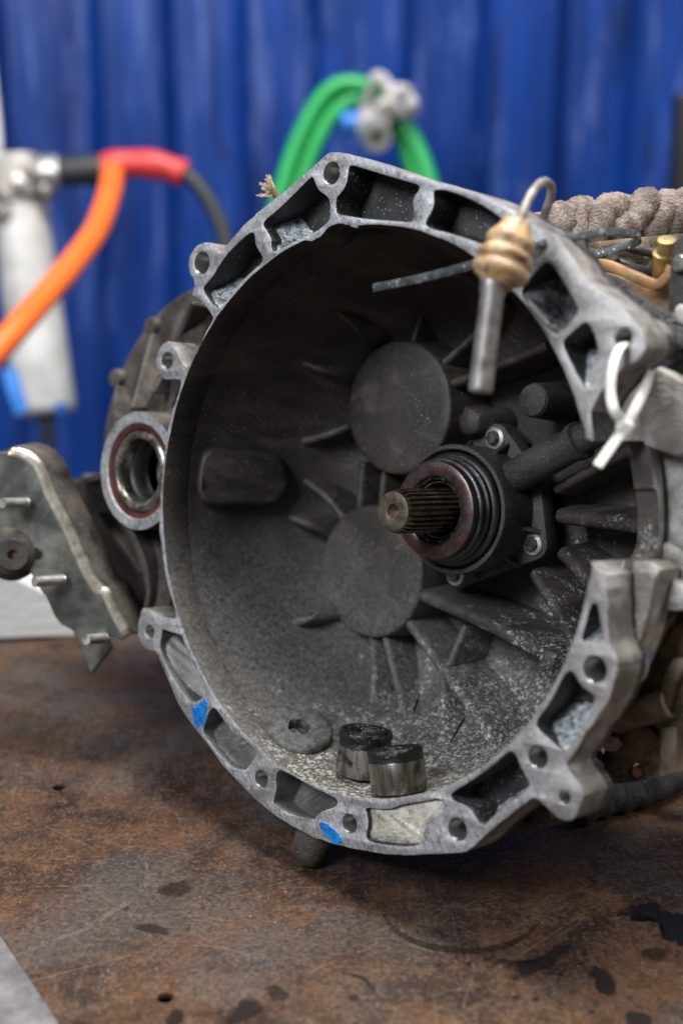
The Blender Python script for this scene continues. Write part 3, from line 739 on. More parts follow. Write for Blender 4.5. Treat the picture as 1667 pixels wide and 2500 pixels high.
# ---- cast ribs
def rib(pts, width=0.0042, drop=None, lift=0.016, name='rib'):
    """pts: (px, py, t or None) along the crest; None = just above the wall"""
    path = []
    for px, py, t in pts:
        if t is None:
            q = hit(px, py); k = 0; lf = -0.005 if (px, py, t) == pts[-1] else lift
            d = (Vector((0, 0, 0)) - Vector((q.x, q.y, 0)))
            q = q + Vector((0, 0, lf)) * 0.6 + d.normalized() * lf * 0.5
            q2 = L(px, py, -q.z); path.append(q2)
        else: path.append(L(px, py, t))
    path = spline_pts(path, 5) if len(path) > 2 else [path[0].lerp(path[1], k / 5) for k in range(6)]
    vs, fs = [], []
    n = len(path)
    sec = 7
    for i, p in enumerate(path):
        d = path[min(i + 1, n - 1)] - path[max(i - 1, 0)]
        s = Vector((-d.y, d.x, 0)); s = s.normalized() if s.length > 1e-6 else Vector((1, 0, 0))
        tw = wall_t(math.hypot(p.x, p.y)) + 0.006
        zb = min(p.z - 0.006, -tw)
        h = width / 2
        for a, z in ((-h * 1.9, zb), (-h * 1.05, p.z - h * 1.2), (-h * 0.75, p.z - h * 0.35), (0, p.z), (h * 0.75, p.z - h * 0.35), (h * 1.05, p.z - h * 1.2), (h * 1.9, zb)):
            vs.append(Vector((p.x, p.y, 0)) + s * a + Vector((0, 0, z)))
    for i in range(n - 1):
        for k in range(sec - 1):
            fs.append((i * sec + k, i * sec + k + 1, (i + 1) * sec + k + 1, (i + 1) * sec + k))
        fs.append((i * sec + sec - 1, i * sec, (i + 1) * sec, (i + 1) * sec + sec - 1))
    fs.append(tuple(range(sec - 1, -1, -1))); fs.append(tuple((n - 1) * sec + k for k in range(sec)))
    return link(name, mesh_of(vs, fs), 'bell', gb, smooth=60)
T0 = 0.121
RIBS = [
    ([(904, 856, T0), (860, 800, None), (806, 752, None)], .0034), ([(852, 932, T0), (790, 908, None), (720, 880, None)], .0034),
    ([(850, 1038, T0), (790, 1062, None), (716, 1082, None)], .004), ([(1003, 836, T0), (1024, 760, .126), (1025, 703, .128), (1006, 640, None)], .0034),
    ([(1070, 892, T0), (1150, 820, .128), (1230, 735, .126)], .004), ([(1090, 940, T0), (1211, 892, .117), (1330, 843, .112)], .0046),
    ([(880, 1128, .122), (872, 1240, .122)], .0044), ([(934, 1148, .122), (925, 1240, .122)], .0036),
    ([(836, 1272, T0), (790, 1215, None), (722, 1165, None)], .0048), ([(800, 1316, T0), (750, 1284, None), (690, 1260, None)], .0048),
    ([(800, 1474, T0), (755, 1505, None), (704, 1527, None)], .0040),
    ([(902, 1556, T0), (908, 1650, None), (900, 1730, None)], .0042), ([(934, 1552, T0), (958, 1650, None), (985, 1770, None)], .0042),
    ([(985, 1512, .119), (1068, 1628, .112), (1169, 1771, .095), (1197, 1832, None)], .0050),
    ([(1133, 1526, .124), (1090, 1622, .116)], .0036), ([(1076, 1640, .116), (1076, 1730, .115), (1070, 1830, None)], .0046),
    ([(1018, 1452, .118), (1173, 1521, .108), (1330, 1604, .098)], .0068),
    ([(1355, 1260, .122), (1460, 1272, .112), (1590, 1290, .098)], .0066), ([(1361, 1349, .124), (1425, 1418, .112), (1470, 1490, .100)], .0060),
    ([(1295, 1398, .126), (1361, 1510, .112), (1400, 1590, .100)], .0052), ([(1350, 1194, .126), (1440, 1146, .118), (1560, 1085, .105)], .0050),
    ([(1215, 1100, .126), (1150, 1020, .130), (1085, 985, .128)], .006),
]
for pts, w in RIBS: rib(pts, w * 1.35)
# stubby post behind the hanging rod, valve bump on the left wall
c = L(1143, 1030, 0.118)
link('cast_post', lathe([(0.0005, 0.001), (0.0075, 0.0), (0.0088, -0.002), (0.011, -0.04)], c, seg=28), 'bell', gb, smooth=50)
face = crop([(268, 1045), (430, 1062), (620, 1072), (725, 1102), (785, 1180), (795, 1250), (755, 1330), (690, 1385), (560, 1388), (400, 1390), (255, 1388), (220, 1280), (230, 1180)], 400, 700, S)
base, top = [], []
mx = sum(p[0] for p in face) / len(face); my = sum(p[1] for p in face) / len(face)
for x, y in round_poly([Vector(p) for p in face], 1):
    q = hit(mx + (x - mx) * 1.13, my + (y - my) * 1.16)
    base.append(q - Vector((0, 0, 0.006)) + Vector((q.x, q.y, 0)).normalized() * 0.004)
    h = hit(x, y)
    top.append(Ld(x, y, ((GB @ h) - CAM_P).dot(CAM_R @ Vector((0, 0, -1))) - 0.013))
vs, fs = prism(base, top)
o = link('wall_bulge', mesh_of(vs, fs), 'bell', gb, smooth=180); bevelled(o, 0.0026, 3, 30)

# plug boss with a broken hole, low on the left of the bell
q = hit(728, 1792)
nrm = Vector((-q.x, -q.y, 0)).normalized() * 0.94 + Vector((0, 0, 0.30))
prof = [(0.0068, -0.006), (0.0066, -0.0010), (0.0074, 0.0012), (0.012, 0.0018), (0.0195, 0.0014), (0.0212, 0.0000), (0.0218, -0.0016), (0.0220, -0.009), (0.0068, -0.009)]
def hexish(t, i):
    return (0.05 * math.cos(6 * t) + 0.05 * math.sin(5 * t)) if i in (0, 1, 2, 8) else 0.0
o = link('plug_boss', lathe(prof, q + nrm * 0.0052, nrm, seg=60, loop=True, wob=hexish), 'discdust', gb, smooth=45)
link('plug_hole', lathe([(0.0005, -0.005), (0.0074, -0.005), (0.0074, -0.008), (0.0005, -0.008)], q + nrm * 0.0052, nrm, seg=24), 'rubber', o)

# ---- clutch slave cylinder, release bearing and input shaft (all on the gearbox axis)
body = lathe([(0.0372, -0.1035), (0.0372, -0.0975), (0.0385, -0.0958), (0.0408, -0.0962), (0.0414, -0.0985), (0.0405, -0.112), (0.0395, -0.136), (0.030, -0.137), (0.030, -0.1035)], seg=72, loop=True)
sc_o = link('slave_cylinder', body, 'plastic', gb, smooth=40)
bolts = [(0.0117, 0.0450), (0.0398, -0.0223), (-0.0215, -0.0435)]
hull = []
for (bx_, by_), rr in zip(bolts, (0.0095, 0.0100, 0.0090)):
    a0 = math.atan2(by_, bx_)
    for k in range(-5, 6): hull.append(Vector((bx_ + rr * math.cos(a0 + k * 0.26), by_ + rr * math.sin(a0 + k * 0.26))))
for k in range(24):
    hull.append(Vector((0.0405 * math.cos(k * math.pi / 12), 0.0405 * math.sin(k * math.pi / 12))))
hull += [Vector((0.0450, 0.020)), Vector((0.0478, -0.010))]
def convex(P):
    P = sorted(P, key=lambda p: (p.x, p.y)); out = []
    for seq in (P, P[::-1]):
        h = []
        for p in seq:
            while len(h) > 1 and (h[-1] - h[-2]).cross(p - h[-2]) <= 0: h.pop()
            h.append(p)
        out += h[:-1]
    return out
plate = link('mounting_plate', curve_solid([convex(hull)], -0.1275, -0.140, 0.001), 'plastic', sc_o, smooth=35)
# raised wall along the plate edge and gussets
def fin(a, b, wdt, z0a, z0b, z1, name='gusset'):
    a, b = Vector(a), Vector(b); d = (b - a); s = Vector((-d.y, d.x, 0)).normalized() * wdt / 2
    A = [Vector((a.x, a.y, z1)) - s, Vector((b.x, b.y, z1)) - s, Vector((b.x, b.y, z0b)) - s, Vector((a.x, a.y, z0a)) - s]
    vs, fs = prism(A, [p + 2 * s for p in A])
    o = link(name, mesh_of(vs, fs), 'plastic', sc_o, smooth=30); return bevelled(o, 0.0006, 2)
for a_deg, r1, za in ((-18, 0.0480, -0.113), (-52, 0.0475, -0.116), (62, 0.047, -0.110), (100, 0.045, -0.112), (-95, 0.046, -0.116), (28, 0.046, -0.117)):
    a = rad(a_deg); fin((0.037 * math.cos(a), 0.037 * math.sin(a), 0), (r1 * math.cos(a), r1 * math.sin(a), 0), 0.0026, za, -0.1268, -0.130)
def hexbolt(x, y, z, r=0.0046, parent=gb, name='bolt'):
    vs = []
    o = link(name, lathe([(0.0005, z + 0.0056), (r * 0.80, z + 0.0056), (r, z + 0.0046), (r, z + 0.0012)], (x, y, 0), seg=6), 'darksteel', parent, smooth=20)
    link('washer', lathe([(r, z + 0.0018), (r * 1.50, z + 0.0013), (r * 1.62, z + 0.0004), (r * 1.62, z - 0.002), (r, z - 0.002)], (x, y, 0), seg=32, caps=False), 'steel', o, smooth=40)
    link('shank', lathe([(0.0005, z + 0.001), (r * 0.9, z + 0.001), (r * 0.9, z - 0.014)], (x, y, 0), seg=12), 'darksteel', o)
    return o
for x, y in bolts: hexbolt(x, y, -0.1272)
# cylinder arm to the upper right with its cap
pa, pb = L(1225, 1180, 0.1165), L(1452, 1055, 0.1115)
dv = (pb - pa).normalized(); ln = (pb - pa).length
arm = link('hydraulic_arm', lathe([(0.006, 0), (0.0106, 0.004), (0.0108, ln * .45), (0.0104, ln * .80), (0.0118, ln * .80), (0.0120, ln * .86), (0.0092, ln * .87), (0.0092, ln)], pa, dv, seg=40), 'plastic', sc_o, smooth=40)

rb = link('release_bearing', lathe([(0.0205, -0.0800), (0.0212, -0.0786), (0.0225, -0.0778), (0.0290, -0.0776), (0.0304, -0.0784), (0.0309, -0.0800), (0.0309, -0.0830), (0.0300, -0.0838),
            (0.0300, -0.1000), (0.0205, -0.1000)], seg=80, loop=True), ['bluedsteel', 'ringsteel'], gb, smooth=40)
for f in rb.data.polygons:
    if f.center.z < -0.0805 or math.hypot(f.center.x, f.center.y) < 0.0208: f.material_index = 1
link('outer_race', lathe([(0.0300, -0.0838), (0.0318, -0.0840), (0.0326, -0.0848), (0.0328, -0.0862), (0.0322, -0.0876), (0.0310, -0.0884), (0.0318, -0.0892), (0.0334, -0.0902), (0.0336, -0.0925), (0.0326, -0.0936), (0.0298, -0.0940)], seg=80, caps=False), 'ringsteel', rb, smooth=50)
link('dust_boot', lathe([(0.0300, -0.0932), (0.0338, -0.0936), (0.0356, -0.0948), (0.0362, -0.0966), (0.0360, -0.0990), (0.0345, -0.1012), (0.030, -0.1015)], seg=80, caps=False), 'rubber', rb, smooth=60)
link('inner_cage', lathe([(0.0190, -0.0815), (0.0205, -0.0806), (0.0206, -0.0822), (0.0192, -0.0880), (0.0176, -0.0940)], seg=64, caps=False), 'rubber', rb, smooth=50)
for k in range(12):
    a = 2 * math.pi * k / 12 + 0.2
    vs, fs = box_data((0.0200 * math.cos(a), 0.0200 * math.sin(a), -0.0806), (0.0016, 0.0030, 0.0022), Matrix.Rotation(a, 3, 'Z'))
    link('cage_tab', mesh_of(vs, fs), 'ringsteel', rb, smooth=0)
link('guide_ring', lathe([(0.0170, -0.0830), (0.0178, -0.0826), (0.0180, -0.0840), (0.0180, -0.13), (0.0168, -0.13)], seg=64, loop=True), 'darksteel', rb, smooth=40)

def spline_shaft():
    teeth = 25; vs, fs = [], []
    sect = [(0.0088, -0.0389), (0.0105, -0.0387), (0.0112, -0.0394), (0.0112, -0.0402)]
    def ring(z, ro, ri):
        out = []
        for k in range(teeth):
            for f, r in ((0.00, ri), (0.22, ri), (0.34, ro), (0.80, ro), (0.92, ri)):
                a = 2 * math.pi * (k + f) / teeth; out.append(Vector((r * math.cos(a), r * math.sin(a), z)))
        return out
    rings_ = [ring(-0.0392, 0.0119, 0.0118), ring(-0.0412, 0.0125, 0.0120), ring(-0.0440, 0.0136, 0.0119), ring(-0.0460, 0.0138, 0.0112), ring(-0.0900, 0.0138, 0.0112), ring(-0.115, 0.0138, 0.0112)]
    m = teeth * 5
    for r_ in rings_: vs += r_
    for i in range(len(rings_) - 1):
        for k in range(m): fs.append((i * m + k, i * m + (k + 1) % m, (i + 1) * m + (k + 1) % m, (i + 1) * m + k))
    fs.append(tuple((len(rings_) - 1) * m + k for k in range(m)))
    return mesh_of(vs, fs)
sh = link('input_shaft', spline_shaft(), 'spline', gb, smooth=28)
link('shaft_face', lathe([(0.0119, -0.0396), (0.0119, -0.0390), (0.0112, -0.0386), (0.0050, -0.0386), (0.0044, -0.0390), (0.0040, -0.0404), (0.0020, -0.0440), (0.0004, -0.0450)], seg=56, caps=False), 'shaftface', sh, smooth=35)
link('bore_floor', lathe([(0.0005, -0.1395), (0.040, -0.1395), (0.040, -0.144), (0.0005, -0.144)], seg=40), 'plastic', sc_o)

# ---- paint marks on the flange
def paint_mark(pts, w=0.0005, name='paint_mark'):
    rj = random.Random(len(pts)); lp = round_poly(flat(pts), 3)
    lp = [p + Vector((rj.uniform(-1, 1), rj.uniform(-1, 1))) * 0.00045 for p in lp]
    me = curve_solid([lp], w, w - 0.0010, 0.0)
    return setp(link(name, me, 'blue_paint', gb, smooth=0), 'blue paint dab')
paint_mark(crop([(728, 1068), (760, 1062), (800, 1090), (850, 1130), (878, 1175), (875, 1200), (835, 1205), (790, 1170), (750, 1115)], 500, 1600, S))
paint_mark(crop([(435, 848), (462, 862), (490, 828), (540, 795), (536, 880), (528, 940), (516, 985), (500, 950), (482, 985), (462, 975), (452, 905)], 300, 1400, S))
def out_r(t):
    P = sorted((tt, r) for r, tt in PROF_OUT)
    for (t0, r0), (t1, r1) in zip(P, P[1:]):
        if t0 <= t <= t1: return r0 + (r1 - r0) * (t - t0) / (t1 - t0)
    return 0.17
def hit_out(px, py):
    t = 0.029
    while t < 0.16:
        q = L(px, py, t)
        if math.hypot(q.x, q.y) < out_r(t): return q
        t += 0.0004
    return q
def sector(name, prof, a0, a1, mat, n=40):
    vs, fs = [], []; m = len(prof)
    for i in range(n + 1):
        a = rad(a0 + (a1 - a0) * i / n)
        for r_, t_ in prof: vs.append(Vector((r_ * math.cos(a), r_ * math.sin(a), -t_)))
    for i in range(n):
        for k in range(m): fs.append((i * m + k, i * m + (k + 1) % m, (i + 1) * m + (k + 1) % m, (i + 1) * m + k))
    fs += [tuple(range(m - 1, -1, -1)), tuple(n * m + k for k in range(m))]
    return link(name, mesh_of(vs, fs), mat, gb, smooth=35)
sector('bell_collar', [(0.166, 0.0265), (0.1865, 0.0265), (0.1862, 0.034), (0.1848, 0.048), (0.1838, 0.0530), (0.1822, 0.0552), (0.166, 0.0575)], -47, -10, 'castlight')
sector('rear_collar', [(0.166, 0.0565), (0.1795, 0.0545), (0.1775, 0.068), (0.172, 0.088), (0.160, 0.094)], -52, -8, 'oily')
def out_r(t): return 0.1864 if t < 0.034 else (0.1848 if t < 0.048 else 0.1838)
bl = crop([(945, 372), (925, 425), (905, 490), (850, 580), (790, 660), (720, 770), (645, 880), (690, 770), (745, 690), (785, 615), (850, 545), (890, 460)], 1367, 1500, 4.2)
pp = [hit_out(x, y) for x, y in bl]
pa_ = [p + Vector((p.x, p.y, 0)).normalized() * 0.0007 for p in pp]; pb_ = [p - Vector((p.x, p.y, 0)).normalized() * 0.002 for p in pp]
vs, fs = prism(pb_, pa_); setp(link('paint_mark', mesh_of(vs, fs), 'blue_paint', gb, smooth=0), 'blue paint line along the rear edge of the bell')

# ---- lugs, feet and blocks of the casting outside the bell
def slab(name, pts, t0, t1, mat, bev=0.001, holes=(), it=1, parent=None):
    loops = [round_poly(flat(pts, t0), it) if it else flat(pts, t0)]
    for hx, hy, hr in holes: loops.append(circle2(hx, hy, hr, t0)[0])
    return link(name, curve_solid(loops, -t0, -t1, bev), mat, parent or gb, smooth=35)
a, b2 = L(779, 2010, 0.016), L(752, 2092, 0.016)
dl = (b2 - a).normalized(); ll = (b2 - a).length
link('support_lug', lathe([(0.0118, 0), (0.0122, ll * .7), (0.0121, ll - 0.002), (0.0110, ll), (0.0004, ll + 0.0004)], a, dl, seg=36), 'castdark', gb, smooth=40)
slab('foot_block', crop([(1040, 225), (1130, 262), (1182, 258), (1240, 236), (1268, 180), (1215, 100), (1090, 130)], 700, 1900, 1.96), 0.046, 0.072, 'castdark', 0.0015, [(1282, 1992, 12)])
slab('window_lip', [(1437, 1378), (1481, 1408), (1482, 1480), (1520, 1470), (1600, 1440), (1610, 1375), (1520, 1366)], 0.030, 0.052, 'castlight', 0.0015)
slab('shoulder_boss', [(1578, 900), (1596, 890), (1700, 950), (1720, 1070), (1660, 1120), (1600, 1100), (1560, 1085), (1548, 1000)], 0.042, 0.075, 'castlight', 0.003)
slab('side_boss', [(1606, 1398), (1690, 1440), (1700, 1480), (1643, 1497), (1565, 1476), (1556, 1456), (1600, 1448)], 0.046, 0.07, 'castlight', 0.002)
slab('side_rib', [(1596, 1330), (1640, 1320), (1720, 1400), (1720, 1430), (1660, 1425), (1606, 1392)], 0.055, 0.08, 'castlight', 0.002)
slab('side_wall', [(1560, 1080), (1640, 1060), (1760, 1100), (1760, 1440), (1660, 1440), (1612, 1400), (1606, 1250), (1580, 1180)], 0.060, 0.10, 'castlight', 0.003)
bs = Vector((*circle2(1451, 1634, 34)[1][:2], 0))
link('bolt_boss', lathe([(0.0122, -0.023), (0.0122, -0.028), (0.0122, -0.032), (0.009, -0.034)], bs, seg=32), 'castlight', gb, smooth=40)
bs = Vector((*circle2(1520, 824, 25)[1][:2], 0))
link('bolt_boss', lathe([(0.0105, -0.023), (0.0110, -0.024), (0.0110, -0.030), (0.009, -0.031)], bs, seg=32), 'cast', gb, smooth=40)
for hx, hy, rr in ((493, 642, 0.0088), (408, 881, 0.0078), (366, 1542, 0.0074)):
    bs = Vector((*circle2(hx, hy, 20)[1][:2], 0))
    link('ear_boss', lathe([(rr * .95, -0.023), (rr, -0.024), (rr * 1.02, -0.050), (rr * .7, -0.052)], bs, seg=28), 'cast', gb, smooth=40)

# ---- differential side: output bore with its seal, flared housing behind
_, (sx_, sy_, sr_) = circle2(337, 1150, 146, 0.012)
so_ = Vector((sx_, sy_, 0))
tubeo = link('output_bore', lathe([(sr_ * .80, -0.0125), (sr_ * .82, -0.0118), (sr_ * .985, -0.0118), (sr_, -0.0130), (sr_, -0.030), (sr_ * 1.04, -0.045), (sr_ * 1.25, -0.062), (sr_ * .80, -0.064)], so_, seg=96, loop=True), ['castdark', 'mach'], gb, smooth=35)
for f in tubeo.data.polygons:
    if f.normal.z > 0.6: f.material_index = 1
link('seal_ring', lathe([(sr_ * .70, -0.0150), (sr_ * .71, -0.0135), (sr_ * .80, -0.0130), (sr_ * .81, -0.016), (sr_ * .70, -0.018)], so_, seg=80, loop=True), 'seal', tubeo, smooth=40)
link('seal_case', lathe([(sr_ * .535, -0.0240), (sr_ * .53, -0.0160), (sr_ * .55, -0.0125), (sr_ * .60, -0.0118), (sr_ * .66, -0.0128), (sr_ * .71, -0.0150), (sr_ * .71, -0.024)], so_, seg=80, loop=True), 'bush', tubeo, smooth=60)
link('seal_lip', lathe([(sr_ * .53, -0.0230), (sr_ * .47, -0.026), (sr_ * .45, -0.032), (sr_ * .50, -0.038), (sr_ * .55, -0.038), (sr_ * .55, -0.023)], so_, seg=64, loop=True), 'rubber', tubeo, smooth=60)
link('side_gear', lathe([(sr_ * .36, -0.0480), (sr_ * .40, -0.0462), (sr_ * .50, -0.0462), (sr_ * .52, -0.050), (sr_ * .52, -0.062), (sr_ * .36, -0.062)], so_, seg=64, loop=True), 'steel', tubeo, smooth=50)
link('bore_back', lathe([(0.0005, -0.062), (sr_ * .8, -0.062), (sr_ * .8, -0.066), (0.0005, -0.066)], so_, seg=40), 'ochre', tubeo)
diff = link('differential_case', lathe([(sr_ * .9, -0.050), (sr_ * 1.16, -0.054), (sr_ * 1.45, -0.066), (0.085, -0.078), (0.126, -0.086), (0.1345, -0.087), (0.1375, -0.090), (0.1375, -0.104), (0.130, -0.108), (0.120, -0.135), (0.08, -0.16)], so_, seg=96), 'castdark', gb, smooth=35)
for hx, hy in ((365, 797), (279, 923), (470, 735), (207, 1178)):
    c = L(hx, hy, 0.080); link('case_lug', lathe([(0.0004, 0.0005), (0.0062, 0.0), (0.0070, -0.0012), (0.0076, -0.022)], c, seg=26), 'castdark', diff, smooth=40)
def web(pts, thick, mat='castdark', parent=gb, name='case_rib', drop=0.03):
    """rib crest through picture points with depths behind the flange"""
    P = spline_pts([L(*p) for p in pts], 5) if len(pts) > 2 else [L(*p) for p in pts]
    vs, fs = [], []
    for i, p in enumerate(P):
        d = P[min(i + 1, len(P) - 1)] - P[max(i - 1, 0)]; s = Vector((-d.y, d.x, 0)).normalized() * thick / 2
        vs += [p - s - Vector((0, 0, drop)), p - s, p + s, p + s - Vector((0, 0, drop))]
    for i in range(len(P) - 1):
        for k in range(4): fs.append((i * 4 + k, i * 4 + (k + 1) % 4, i * 4 + 4 + (k + 1) % 4, i * 4 + 4 + k))
    fs += [(3, 2, 1, 0), tuple(len(vs) - 4 + k for k in range(4))]
    o = link(name, mesh_of(vs, fs), mat, parent, smooth=50); return bevelled(o, thick * 0.3, 2)
web([(470, 740, .03), (430, 830, .05), (370, 960, .035)], 0.0045, drop=0.05)
web([(368, 815, .078), (345, 900, .06), (318, 1000, .035)], 0.0042, drop=0.05)
web([(282, 940, .080), (275, 1000, .06), (282, 1060, .03)], 0.0042, drop=0.05)
web([(300, 1265, .016), (345, 1360, .022), (360, 1440, .026), (352, 1490, .028)], 0.0046, drop=0.06)
web([(235, 1255, .05), (290, 1330, .05), (345, 1400, .05)], 0.0050, drop=0.04)
web([(165, 1180, .075), (205, 1172, .06), (245, 1160, .03)], 0.0050, drop=0.04)
slab('case_web', [(160, 1196), (205, 1172), (250, 1150), (300, 1250), (350, 1300), (375, 1420), (400, 1500), (345, 1520), (290, 1440), (235, 1330)], 0.058, 0.075, 'castdark', 0.002)
slab('case_web', [(300, 1260), (345, 1300), (400, 1300), (428, 1500), (352, 1490), (360, 1430)], 0.034, 0.05, 'castdark', 0.001)
slab('case_web', [(520, 778), (470, 725), (430, 800), (400, 900), (345, 1010), (400, 1060), (430, 960)], 0.050, 0.07, 'castdark', 0.001)

# ---- rear right: oily gear case with its brackets
slab('gear_case', [(1640, 1510), (1760, 1500), (1760, 1800), (1640, 1800), (1560, 1760), (1500, 1745), (1560, 1640)], 0.075, 0.20, 'oily', 0.004)
pa2, pb2 = L(1498, 1758, 0.072), L(1634, 1716, 0.072); d2 = (pb2 - pa2).normalized(); l2 = (pb2 - pa2).length
cb = link('linkage_boss', lathe([(0.0036, 0.004), (0.0040, 0.0), (0.0070, -0.0002), (0.0080, 0.001), (0.0082, l2 * .62), (0.0084, l2 * .63), (0.0086, l2), (0.0062, l2 + 0.001)], pa2, d2, seg=32, caps=False), 'dustytan', gb, smooth=40)
link('boss_bore', lathe([(0.0005, 0.003), (0.0040, 0.003), (0.0040, 0.006)], pa2, d2, seg=20), 'rubber', cb)
slab('linkage_plate', crop([(560, 1150), (1012, 1150), (1012, 1640), (700, 1720), (400, 1760), (330, 1690), (430, 1440)], 1367, 1500, 4.2), 0.078, 0.084, 'oily', 0.0008, [(1550, 1884, 21)])
c = L(1556, 1886, 0.080)
link('plate_bolt', lathe([(0.0005, 0.001), (0.0030, 0.001), (0.0038, 0.0), (0.004, -0.012)], c, seg=20), 'ochre', gb, smooth=40)
slab('linkage_bar', crop([(1016, 1160), (1188, 1160), (1172, 1620), (1016, 1668)], 1367, 1500, 4.2), 0.070, 0.082, 'dustytan', 0.001, it=0)
slab('bracket_strut', crop([(1110, 460), (1260, 440), (1260, 560), (1110, 820), (1060, 1140), (960, 1000), (1010, 800)], 1367, 1500, 4.2), 0.068, 0.078, 'dustytan', 0.0012)
for (hx, hy, rr, ax) in ((1492, 1806, 0.0062, (0.5, -0.5, 0.7)), (1455, 1862, 0.0052, (0.45, -0.3, 0.8))):
    c = L(hx, hy, 0.074); link('linkage_nut', lathe([(rr * .5, 0.004), (rr * .9, 0.004), (rr, 0.003), (rr, -0.006), (rr * .5, -0.006)], c, ax, seg=6), 'darksteel', gb, smooth=20)
slab('gear_case', [(1560, 1470), (1800, 1330), (1800, 1850), (1640, 1850), (1540, 1840), (1480, 1760)], 0.105, 0.20, 'oily', 0.004)
# ---- upper right: shift bracket, black rail and plate
path = crop([(585, 1010), (620, 930), (690, 850), (780, 845), (1000, 935), (1230, 1035), (1330, 1050), (1430, 960), (1470, 860)], 1300, 450, 4.272)
P = spline_pts([L(x, y, 0.085) for x, y in path], 6)
sb = link('shift_bracket', tube(P, 1, 16, flat=(0.0042, 0.0030), up=(0, 0, 1)), 'ochre', gb, smooth=60)
slab('bracket_panel', crop([(640, 1000), (720, 900), (900, 960), (1200, 1080), (1330, 1100), (1420, 1020), (1600, 1020), (1600, 1500), (1300, 1380), (900, 1160)], 1300, 450, 4.272), 0.094, 0.099, 'ochre', 0.0006, parent=sb)
slab('bracket_panel', crop([(1420, 600), (1250, 640), (1180, 900), (1230, 1010), (1330, 1030), (1440, 900)], 1300, 450, 4.272), 0.112, 0.118, 'oily', 0.0006, parent=sb)
slab('cover_plate', crop([(1445, 640), (1500, 570), (1567, 530), (1680, 520), (1680, 1420), (1400, 1370), (1405, 1200), (1430, 800)], 1300, 450, 4.272), 0.072, 0.078, 'plastic', 0.001)
c = L(1664, 645, 0.072); link('plate_bolt', lathe([(0.0005, 0.004), (0.004, 0.004), (0.005, 0.003), (0.0055, 0.0)], c, seg=24), 'darksteel', gb, smooth=40)
rail = slab('guide_rail', crop([(622, 1012), (690, 972), (760, 985), (860, 1030), (935, 1105), (945, 1140), (1230, 1300), (1700, 1560), (1700, 1680), (1420, 1570), (1280, 1480), (900, 1200), (640, 1045)], 1300, 439, 4.272), 0.058, 0.070, 'gritty', 0.0012)
slab('guide_rail', crop([(1370, 1500), (1420, 1440), (1700, 1580), (1700, 1800), (1420, 1650)], 1300, 450, 4.272), 0.050, 0.056, 'gritty', 0.001)
slab('rear_cover', crop([(1320, 1900), (1400, 1840), (1567, 1800), (1700, 1800), (1700, 2200), (1500, 2120)], 1300, 450, 4.272), 0.055, 0.09, 'rubber', 0.003)
slab('rear_cover', crop([(1380, 1500), (1700, 1560), (1700, 2000), (1380, 1880)], 1300, 450, 4.272), 0.085, 0.12, 'rubber', 0.003)
slab('rear_casting', [(1375, 600), (1470, 585), (1760, 560), (1760, 930), (1640, 880), (1560, 760), (1450, 690), (1400, 650)], 0.125, 0.16, 'oily', 0.003)
c = L(1621, 680, 0.100); link('spring_pin', lathe([(0.004, 0), (0.0068, 0.0), (0.0072, 0.002), (0.0072, 0.016), (0.0050, 0.0165), (0.0050, 0.024), (0.0005, 0.0245)], c, (0.35, 0.8, 0.5), seg=28), 'brass', gb, smooth=40)
for (x, y, t_) in ((1500, 640, .10), (1436, 655, .085)):
    c = L(x, y, t_); link('bracket_bolt', lathe([(0.0005, 0.005), (0.0036, 0.005), (0.0042, 0.004), (0.0042, 0.0)], c, (0, 0.3, 1), seg=6), 'darksteel', gb, smooth=20)
link('loom_cable', tube(spline_pts([L(1400, 612, .11), L(1470, 625, .11), L(1540, 655, .108), L(1590, 660, .105), L(1700, 610, .10)], 8), 0.0034, 12), 'rubber', gb, smooth=70)
link('loom_cable', tube(spline_pts([L(1420, 640, .115), L(1500, 600, .115), L(1560, 612, .112), L(1720, 640, .10)], 8), 0.0026, 12), 'castdark', gb, smooth=70)
link('vent_pipe', tube([L(1625, 872, .05), L(1650, 864, .055), L(1720, 845, .06)], 0.0022, 12), 'plastic', gb, smooth=60)
slab('pale_clip', crop([(1440, 1400), (1500, 1230), (1600, 1290), (1600, 1500)], 1300, 450, 4.272), 0.056, 0.066, 'castlight', 0.001)

# ================================================================== LOOSE THINGS ON THE GEARBOX
def fd(px, py, t=0.0):
    return ((GB @ L(px, py, t)) - CAM_P).dot(CAM_R @ Vector((0, 0, -1)))

